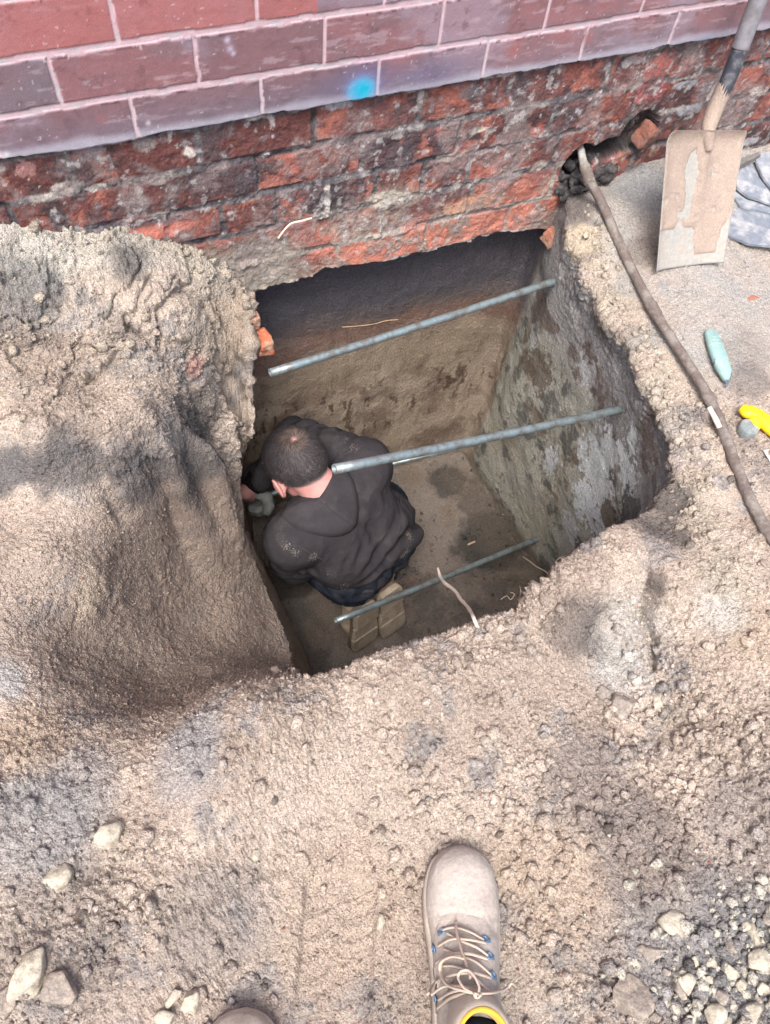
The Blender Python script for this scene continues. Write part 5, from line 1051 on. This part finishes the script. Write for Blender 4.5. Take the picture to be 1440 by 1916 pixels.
M['skin'] = pmat('skin', rgb(202, 152, 148), 0.62, noise=(120, .06), tint=rgb(220, 132, 124), tint_scale=30, tint_amt=.35, bump=[('n', 500, .0004)], spec=.3)
M['skin'].node_tree.nodes['Principled BSDF'].inputs['Subsurface Weight'].default_value = .12
M['skin'].node_tree.nodes['Principled BSDF'].inputs['Subsurface Radius'].default_value = (.012, .005, .003)
mesh_obj('body', V, Fc, M['skin'], wk)
hb_, hbF, _n3 = caps_union(headc, .005, .008, 4)
# ears with a rim
for s in (-1, 1):
    e0 = hp(s * .083, .0, -.018); af = unit(hfw + s * -.15 * LAT); pts = []
    for a in np.linspace(-2.3, 2.3, 12): pts.append(e0 + s * LAT * .004 - af * .016 * math.cos(a) + hup * .027 * math.sin(a) + s * LAT * .003 * math.cos(a))
    V1 = tube(pts, [.0035] + [.0045] * 10 + [.004], 8, 3); V2, F2, _q = caps_union([(e0, (.005, .017, .027), np.column_stack([unit(LAT - s * .3 * hfw), unit(hfw + s * .3 * LAT), hup])), (e0 - hup * .028, e0 - hup * .018, .006, .007)], .003, .003, 3)
    mesh_obj('ear', *merge([V1, (V2, F2)]), M['skin'], wk)
# hair: a close cap and thousands of short hairs turning round the crown
hcol = {'t': rgb(52, 46, 46), 'g': rgb(92, 86, 86)}
bvh_head = bvh(hb_, hbF)
crown = unit(hup * .80 - hfw * .55); cen = hp(0, -.010, .015)
def head_hit(d):
    r = bvh_head.ray_cast(Vector((cen + unit(d) * .3).tolist()), Vector((-unit(d)).tolist())); return (np.array(r[0]), np.array(r[1])) if r[0] else None
def hair_mask(d):
    l, f, u = d @ LAT, d @ hfw, d @ hup
    return u > (-.50 if f < -.55 else -.50 + (f + .55) * .8) and not (f > .62 and u < .50) and not (abs(l) > .86 and abs(f + .05) < .28 and u < .12)
HV = []; HF = []; nU, nV = 90, 46; idx = {}
e1 = unit(np.cross(crown, LAT)); e2 = np.cross(crown, e1)
for i in range(nV):
    for j in range(nU):
        th = math.radians(2 + 128 * i / (nV - 1)); a = 2 * math.pi * j / nU; d = crown * math.cos(th) + (e1 * math.cos(a) + e2 * math.sin(a)) * math.sin(th)
        if hair_mask(d):
            h_ = head_hit(d)
            if h_ is None: continue
            nr = h_[1] if h_[1] @ d > 0 else -h_[1]; fade = sst(-.60, -.15, d @ hup); idx[(i, j)] = len(HV); HV.append(h_[0] + nr * (.0012 + .0035 * fade * sst(0, .30, th)))
for i in range(nV - 1):
    for j in range(nU):
        q = [(i, j), (i, (j + 1) % nU), (i + 1, (j + 1) % nU), (i + 1, j)]
        if all(k in idx for k in q): HF.append(tuple(idx[k] for k in q))
HV = np.array(HV); rel_ = HV - cen; un = rel_ / np.linalg.norm(rel_, axis=1, keepdims=True); fd_ = sst(-.55, .0, un @ hup); cw = sst(.03, .15, np.arccos(np.clip(un @ crown, -1, 1)))
hc_ = rgb(128, 104, 98)[None] * (1 - fd_[:, None]) + rgb(44, 40, 41)[None] * fd_[:, None]; hc_ = rgb(170, 130, 118)[None] * (1 - cw[:, None]) + hc_ * cw[:, None]
M['hair'] = pmat('hair', (0, 0, 0), 0.55, True, (300, .2), None, spec=.35)
ho = mesh_obj('hair', HV, HF, M['hair'], wk, col=hc_)
SV, SF, SC_ = [], [], []; tries = 0
while len(SF) < 17000 * 2 and tries < 60000:
    tries += 1; d = rng.randn(3); d = unit(d)
    if not hair_mask(d): continue
    h_ = head_hit(d)
    if h_ is None: continue
    p, nr = h_; nr = nr if nr @ d > 0 else -nr; ct = np.clip(d @ crown, -1, 1); th = math.acos(ct); rad_ = unit(d - crown * ct) if th > .02 else unit(rng.randn(3)); tang = np.cross(crown, rad_)
    fl_ = unit(rad_ * (.55 + .9 * min(th, 1.0)) + tang * (1.1 * math.exp(-th / .5)) + rng.randn(3) * (.16 + .08 * sst(-.2, .5, d @ hup))); fl_ = unit(fl_ - nr * (fl_ @ nr))
    fade = sst(-.62, -.05, d @ hup); L = (.004 + .024 * fade) * rng.uniform(.7, 1.2); lift = .25 + .45 * fade * rng.rand(); 
    if th < .05 and rng.rand() < .7: continue
    w = np.cross(fl_, nr) * rng.uniform(.0004, .0008) * (1.3 if fade > .5 else 1); a = p + nr * .001; b = a + fl_ * L * .55 + nr * L * .38 * lift; c = a + fl_ * L + nr * L * .25 * lift - UPZ * 0
    k = len(SV); SV += [a - w, a + w, b + w * .8, b - w * .8, c]; SF += [(k, k + 1, k + 2, k + 3), (k + 3, k + 2, k + 4)]
    tone = rng.uniform(.6, 1.7); base_ = rgb(142, 128, 126) * (1 - fade) + rgb(60, 56, 58) * fade; base_ = rgb(104, 88, 80) * .5 + base_ * .5 if th < .25 else base_; SC_ += [np.clip(base_ * tone, .01, .6)] * 5
mesh_obj('hair_strands', SV, SF, M['hair'], ho, col=np.array(SC_), smooth=False)
# trousers
def folds(scale, amp, seed, an=(1, 1, 1)):
    def f(V_, N_): n_ = fbm(V_ * np.array(an), scale, 3, seed); return amp * (1 - np.abs(n_) * 3).clip(-.6, 1)
    return f
tro = [(hipL + A3(0, .02, 0), hipR + A3(0, .02, 0), .085, .085), (hipL, knL, .098, .078), (hipR, knR, .098, .080), (knL, anL + (knL - anL) * .16, .072, .056), (knR, anR + (knR - anR) * .16, .074, .056), (hipC, wst, .10, .09)]
V, Fc, _n2 = caps_union(tro, .007, .012, 5, disp=folds(16, .009, 5)); mesh_obj('trousers', V, Fc, M['denim'], wk)
# hooded sweatshirt
foldc = A3(.375, .900, -.830)
def hood_disp(V_, N_):
    r_ = V_ - foldc; u = r_ @ LAT; v = r_ @ unit(UPZ * .75 + FWD * .66); ang = np.arctan2(v, u + .02); rr = np.hypot(u, v)
    n_ = fbm(V_, 9, 3, 31); low_ = sst(-.60, -.80, V_[:, 2] + .10 * n_) * sst(.05, .14, rr) * (sst(1.26, 1.12, V_[:, 1]))
    w_ = np.sin((ang + .16 * n_) * 21); f1 = w_ * .011 * low_
    arm = np.minimum(np.linalg.norm(np.cross(V_ - elR, unit(shR - elR)), axis=1), np.linalg.norm(np.cross(V_ - wrR, unit(elR - wrR)), axis=1)); am = sst(.10, .05, arm) * sst(1.16, 1.22, V_[:, 1] + 0 * V_[:, 0])
    t_ = (V_ - shR) @ unit(elR - shR); f2 = .006 * np.sin(t_ * 120 + 4 * n_ + 10 * (V_ @ LAT)) * am
    f3 = .0035 * (1 - np.abs(fbm(V_, 14, 3, 33)) * 3).clip(-.6, 1)
    al = sst(.12, .06, np.linalg.norm(V_ - (shL + elL) / 2 - A3(-.01, -.01, 0), axis=1)); f4 = .005 * np.sin((V_ @ unit(A3(.3, .2, .9))) * 110 + 3 * n_) * al
    hem = A3(0, 0, 0); dh = (V_ - hipC) @ unit(wst - hipC); f5 = .004 * np.exp(-((dh + .055) / .012) ** 2)
    return f1 + f2 + f3 + f4
Hd = [(hipC - LAT * .060 + A3(0, .025, .015), wst - LAT * .06, .120, .108), (hipC + LAT * .080 + A3(0, .02, .0), wst + LAT * .065, .124, .110), (wst - LAT * .06, chest - LAT * .065, .104, .100), (wst + LAT * .065, chest + LAT * .07, .106, .102), (chest - LAT * .04, shL, .095, .072), (chest + LAT * .04, shR, .095, .074), (chest, lerp(chest, neck0, .80), .082, .054),
      (shR, lerp(shR, elR, .5), .074, .066), (lerp(shR, elR, .5), elR, .066, .058), (elR, lerp(elR, wrR, .80), .056, .040), (shL, elL, .076, .060), (elL, lerp(elL, wrL, .85), .058, .040)]
V, Fc, Nh = caps_union(Hd, .0062, .014, 6, disp=hood_disp)
# cut the cloth at the hem so that it hangs over the trousers like a shell
M['hoodie'] = pmat('black_sweatshirt', rgb(62, 59, 63), 0.98, True, (500, .14), (24, .14), [('n', 900, .0005), ('n', 90, .002)], spec=.04)
hcl = np.tile(rgb(58, 56, 60), (len(V), 1)); dn3 = fbm(V, 210, 3, 51); dn4 = fbm(V, 22, 3, 53)
def dust(px, py, r, w):
    global hcl
    h_ = hit(hbv, px, py)
    if h_ is None: return
    d = np.linalg.norm(V - h_[0], axis=1) / r; dsm[:] = np.maximum(dsm, w * sst(1.1, .1, d + .4 * dn4)); hcl = mixc(hcl, rgb(170, 160, 152), 0 * sst(1.1, .2, d + .5 * dn4) * (dn3 > .26))
dsm = np.zeros(len(V))
hbv = bvh(V, Fc)
for a in [(535, 1022, .028, .9), (550, 1032, .025, .8), (585, 1042, .022, .8), (520, 1000, .03, .6), (525, 985, .02, .6), (645, 825, .03, .6), (660, 838, .03, .7), (620, 800, .03, .5), (765, 1000, .04, .8), (757, 1040, .04, .8), (735, 1075, .04, .6), (690, 1108, .05, .6), (640, 1100, .05, .7), (620, 1075, .04, .6)]: dust(*a)
hcl = mixc(hcl, rgb(96, 92, 92), .18 * sst(.15, .4, dn4))
so = mesh_obj('sweatshirt', V, Fc, M['hoodie'], wk, col=hcl); at_ = so.data.attributes.new('Dust', 'FLOAT', 'POINT'); at_.data.foreach_set('value', dsm.astype(np.float32))
_nt = M['hoodie'].node_tree; _b = _nt.nodes['Principled BSDF']; _src = _b.inputs['Base Color'].links[0].from_socket; _mx = _nt.nodes.new('ShaderNodeMix'); _mx.data_type = 'RGBA'; _at = _nt.nodes.new('ShaderNodeAttribute'); _at.attribute_name = 'Dust'
_tn = _nt.nodes.new('ShaderNodeTexNoise'); _tn.inputs['Scale'].default_value = 260; _tn.inputs['Detail'].default_value = 6; _tn.inputs['Roughness'].default_value = .7; _tc = _nt.nodes.new('ShaderNodeTexCoord'); _nt.links.new(_tc.outputs['Object'], _tn.inputs['Vector'])
_a1 = _nt.nodes.new('ShaderNodeMath'); _a1.operation = 'MULTIPLY_ADD'; _nt.links.new(_at.outputs['Fac'], _a1.inputs[0]); _a1.inputs[1].default_value = .22; _nt.links.new(_tn.outputs['Fac'], _a1.inputs[2])
_mr = _nt.nodes.new('ShaderNodeMapRange'); _mr.inputs[1].default_value = .68; _mr.inputs[2].default_value = .80; _mr.inputs[4].default_value = .8; _nt.links.new(_a1.outputs[0], _mr.inputs[0]); _nt.links.new(_mr.outputs[0], _mx.inputs[0]); _nt.links.new(_src, _mx.inputs[6]); _mx.inputs[7].default_value = (*rgb(176, 168, 160), 1); _nt.links.new(_mx.outputs[2], _b.inputs['Base Color'])
# the hood lying on the back: a padded flap drawn over the back, thick at the rim
def hood_z(poly_c):
    def f(x, y): return 0
    return f
def flap(poly, name, prof, mat, parent, colr, wr_=None):
    O = catmull(np.array([(x, y, 0) for x, y in poly + poly[:1]], float), 7)[:-1, :2]; c = O.mean(0); n = len(O); V_ = []; R = np.concatenate([[1.0, 1.0, .985, .96, .92, .87], np.linspace(.8, .02, 16)]); last = None
    for q, s in enumerate(R):
        for p in O:
            x, y = c + (p - c) * s; h_ = hit(hbv, x, y, 0)
            if h_ is None: h_ = last
            last = h_ if h_ is not None else last
            up_ = prof(s, x, y) if q > 0 else .001
            n_ = unit(h_[1] * .5 + unit(A3(-.1, -.3, .9)) * .5); V_.append(h_[0] + n_ * up_)
    V_ = np.array(V_).reshape(len(R), n, 3)
    for _ in range(3):
        W_2 = V_.copy(); W_2[2:-1] = (V_[2:-1] * 2 + np.roll(V_, 1, 1)[2:-1] + np.roll(V_, -1, 1)[2:-1] + V_[1:-2] + V_[3:]) / 6; V_ = W_2
    V_ = V_.reshape(-1, 3); Fc_ = [(i * n + k, i * n + (k + 1) % n, (i + 1) * n + (k + 1) % n, (i + 1) * n + k) for i in range(len(R) - 1) for k in range(n)]
    cc2 = np.tile(colr, (len(V_), 1)); d_3 = fbm(V_, 160, 3, 51); d_4 = fbm(V_, 22, 3, 53); cc2 = mixc(cc2, rgb(150, 144, 140), .0 * d_3); cc2 = mixc(cc2, rgb(96, 92, 92), .15 * sst(.15, .4, d_4))
    return mesh_obj(name, V_, Fc_, mat, parent, col=cc2)
def hprof(s, x, y):
    t = np.clip((1 - s) / .14, 0, 1); e = math.sin(t * math.pi / 2) * .017; 
    d1 = abs((x - 596) * .64 - (y - 938) * .77 * 1.0 + 0) ; sd = abs((y - 938) * (665 - 596) - (x - 596) * (990 - 938)) / 86.0; seam = -.0035 * math.exp(-(sd / 2.2) ** 2) * (1 if 590 < x < 668 else 0) + .002 * math.exp(-(sd / 7) ** 2)
    f = .0045 * math.sin(x * .045 + y * .08) * (1 - s) + .003 * math.exp(-(((y - 985) + .004 * (x - 600) ** 2 * .3) / 6) ** 2)
    return e + seam * min(1, t) + f
flap([(622, 868), (640, 872), (660, 895), (670, 930), (671, 965), (664, 988), (650, 1000), (625, 1006), (590, 1002), (560, 992), (535, 975), (526, 962), (545, 948), (575, 938), (592, 936), (608, 915), (618, 890)], 'hood', hprof, M['hoodie'], wk, rgb(61, 59, 63))
def seam(px, r=.0013, up=.0006, bv=None):
    pts = [hit(bv or hbv, x, y, up) for x, y in px]; pts = [p[0] for p in pts if p is not None]
    if len(pts) > 2: mesh_obj('seam', *tube(pts, r, 6, 3), M['seam'], wk)
M['seam'] = pmat('seam_thread', rgb(68, 66, 69), .95, noise=(500, .2))
seam([(626, 812), (630, 824), (633, 838), (634, 852)]); seam([(634, 852), (650, 848), (668, 838), (690, 833)]); seam([(532, 1000), (560, 1022), (590, 1040), (612, 1052)])
seam([(748, 930), (751, 950), (750, 975), (742, 1000)])
# hem band standing off the jeans
hemp = []
for k in range(60):
    a = 2 * math.pi * k / 60; axis = unit(wst - hipC); u1 = LAT; v1 = np.cross(axis, u1); hemp.append((a, u1, v1))
# glove on the right hand
M['glove'] = pmat('grey_glove', rgb(128, 132, 130), 0.85, noise=(160, .15), tint=rgb(84, 86, 88), tint_scale=40, tint_amt=.6, bump=[('n', 200, .002)], spec=.2)
V, Fc, _n2 = caps_union(handRc[1:], .0035, .003, 5, inflate=.0065, disp=folds(60, .0012, 4)); mesh_obj('glove', V, Fc, M['glove'], wk)
V, Fc = tube([lerp(elR, wrR, .74), lerp(elR, wrR, .82), lerp(elR, wrR, .90)], [.042, .039, .034], 24, 5, lump=.002); mesh_obj('cuff', V, Fc, pmat('black_cuff', rgb(34, 33, 36), .98, noise=(400, .2), bump=[('n', 300, .002)], spec=.04), wk)
# boots of the worker: soles turned up towards us
M['wboot'] = pmat('tan_suede', rgb(160, 146, 128), 0.95, noise=(120, .14), tint=rgb(166, 152, 134), tint_scale=24, tint_amt=.7, bump=[('n', 300, .001), ('n', 40, .003)], spec=.08)
M['wtread'] = pmat('worn_tread', rgb(172, 160, 144), 0.95, noise=(160, .2), tint=rgb(140, 126, 110), tint_scale=24, tint_amt=.7, bump=[('n', 300, .001), ('n', 90, .002)], spec=.08)
M['wsole'] = pmat('worn_sole', rgb(112, 100, 88), 0.95, noise=(160, .16), tint=rgb(100, 88, 78), tint_scale=24, tint_amt=.7, bump=[('n', 300, .001), ('n', 90, .002)], spec=.08)
for (tp, hp_, an_, kn_) in (((675, 1197), (676, 1128), anL, knL), ((728, 1172), (720, 1097), anR, knR)):
    T_ = at(tp[0], tp[1], -1.125); Hh = at(hp_[0], hp_[1], -.915); ax_ = unit(T_ - Hh); LB = np.linalg.norm(T_ - Hh); side = unit(LAT * .9 + A3(.3, -.1, 0)); side = unit(side - ax_ * (side @ ax_)); nr = np.cross(side, ax_); 
    if nr[1] > 0: nr = -nr
    b_ = empty('boot', (0, 0, 0)); b_.parent = wk
    Q = lambda s, w, o: Hh + ax_ * s * LB + side * w + nr * o
    up_ = [(Q(.12, 0, -.035), Q(.30, 0, -.038), .036, .036), (Q(.30, 0, -.036), Q(.62, 0, -.034), .036, .038), (Q(.62, -.010, -.034), Q(.86, -.006, -.030), .036, .030), (Q(.62, .010, -.034), Q(.86, .008, -.030), .036, .030), (Q(.06, 0, -.046), lerp(Q(.0, 0, -.06), an_, .5) + UPZ * .02, .038, .044), (lerp(Q(.0, 0, -.06), an_, .5) + UPZ * .02, lerp(an_, kn_, .16) + UPZ * .045, .046, .052)]
    V, Fc, _n2 = caps_union(up_, .005, .006, 5, disp=folds(26, .003, 9)); mesh_obj('upper', V, Fc, M['wboot'], b_)
    ol = lambda s0, s1, g: [(s, w * (1 if s < .3 else 1)) for s, w in []]
    hw = lambda s: np.interp(s, [-.03, .0, .06, .2, .35, .5, .65, .8, .92, 1.0, 1.04], [.026, .039, .045, .047, .046, .049, .053, .055, .054, .049, .040])
    def outl(a, b, g=0.0, n=26):
        ss = np.linspace(a, b, n); return [((s) * LB, hw(s) - g) for s in ss] + [((s) * LB, -(hw(s) - g)) for s in ss[::-1]]
    fr = np.column_stack([ax_, side, nr]); 
    if np.linalg.det(fr) < 0: fr[:, 1] *= -1
    nz = fr[:, 2]
    V, Fc = slab(outl(-.03, 1.04), .016, fr, Hh - nz * .002, .003); mesh_obj('sole', V, Fc, M['wsole'], b_, smooth=False)
    V, Fc = merge([slab(outl(-.025, .36, .001), .022, fr, Hh + nz * .0125, .002), slab(outl(.42, .67, .002), .013, fr, Hh + nz * .013, .002), slab(outl(.70, 1.035, .002), .013, fr, Hh + nz * .013, .002)])
    V += (fbm(V, 70, 3, 5) * .0015)[:, None] * nz; mesh_obj('tread', V, Fc, M['wtread'], b_, smooth=False)
    c_ = Q(.06, 0, -.030); V, Fc = tube([c_ + fr @ A3(.036 * LB * 3 * math.cos(a), .043 * math.sin(a), -.012 * math.cos(a)) for a in np.linspace(0, 2 * math.pi, 24)], .0045, 8, 1); mesh_obj('ankle_seam', V, Fc, M['wboot'], b_)
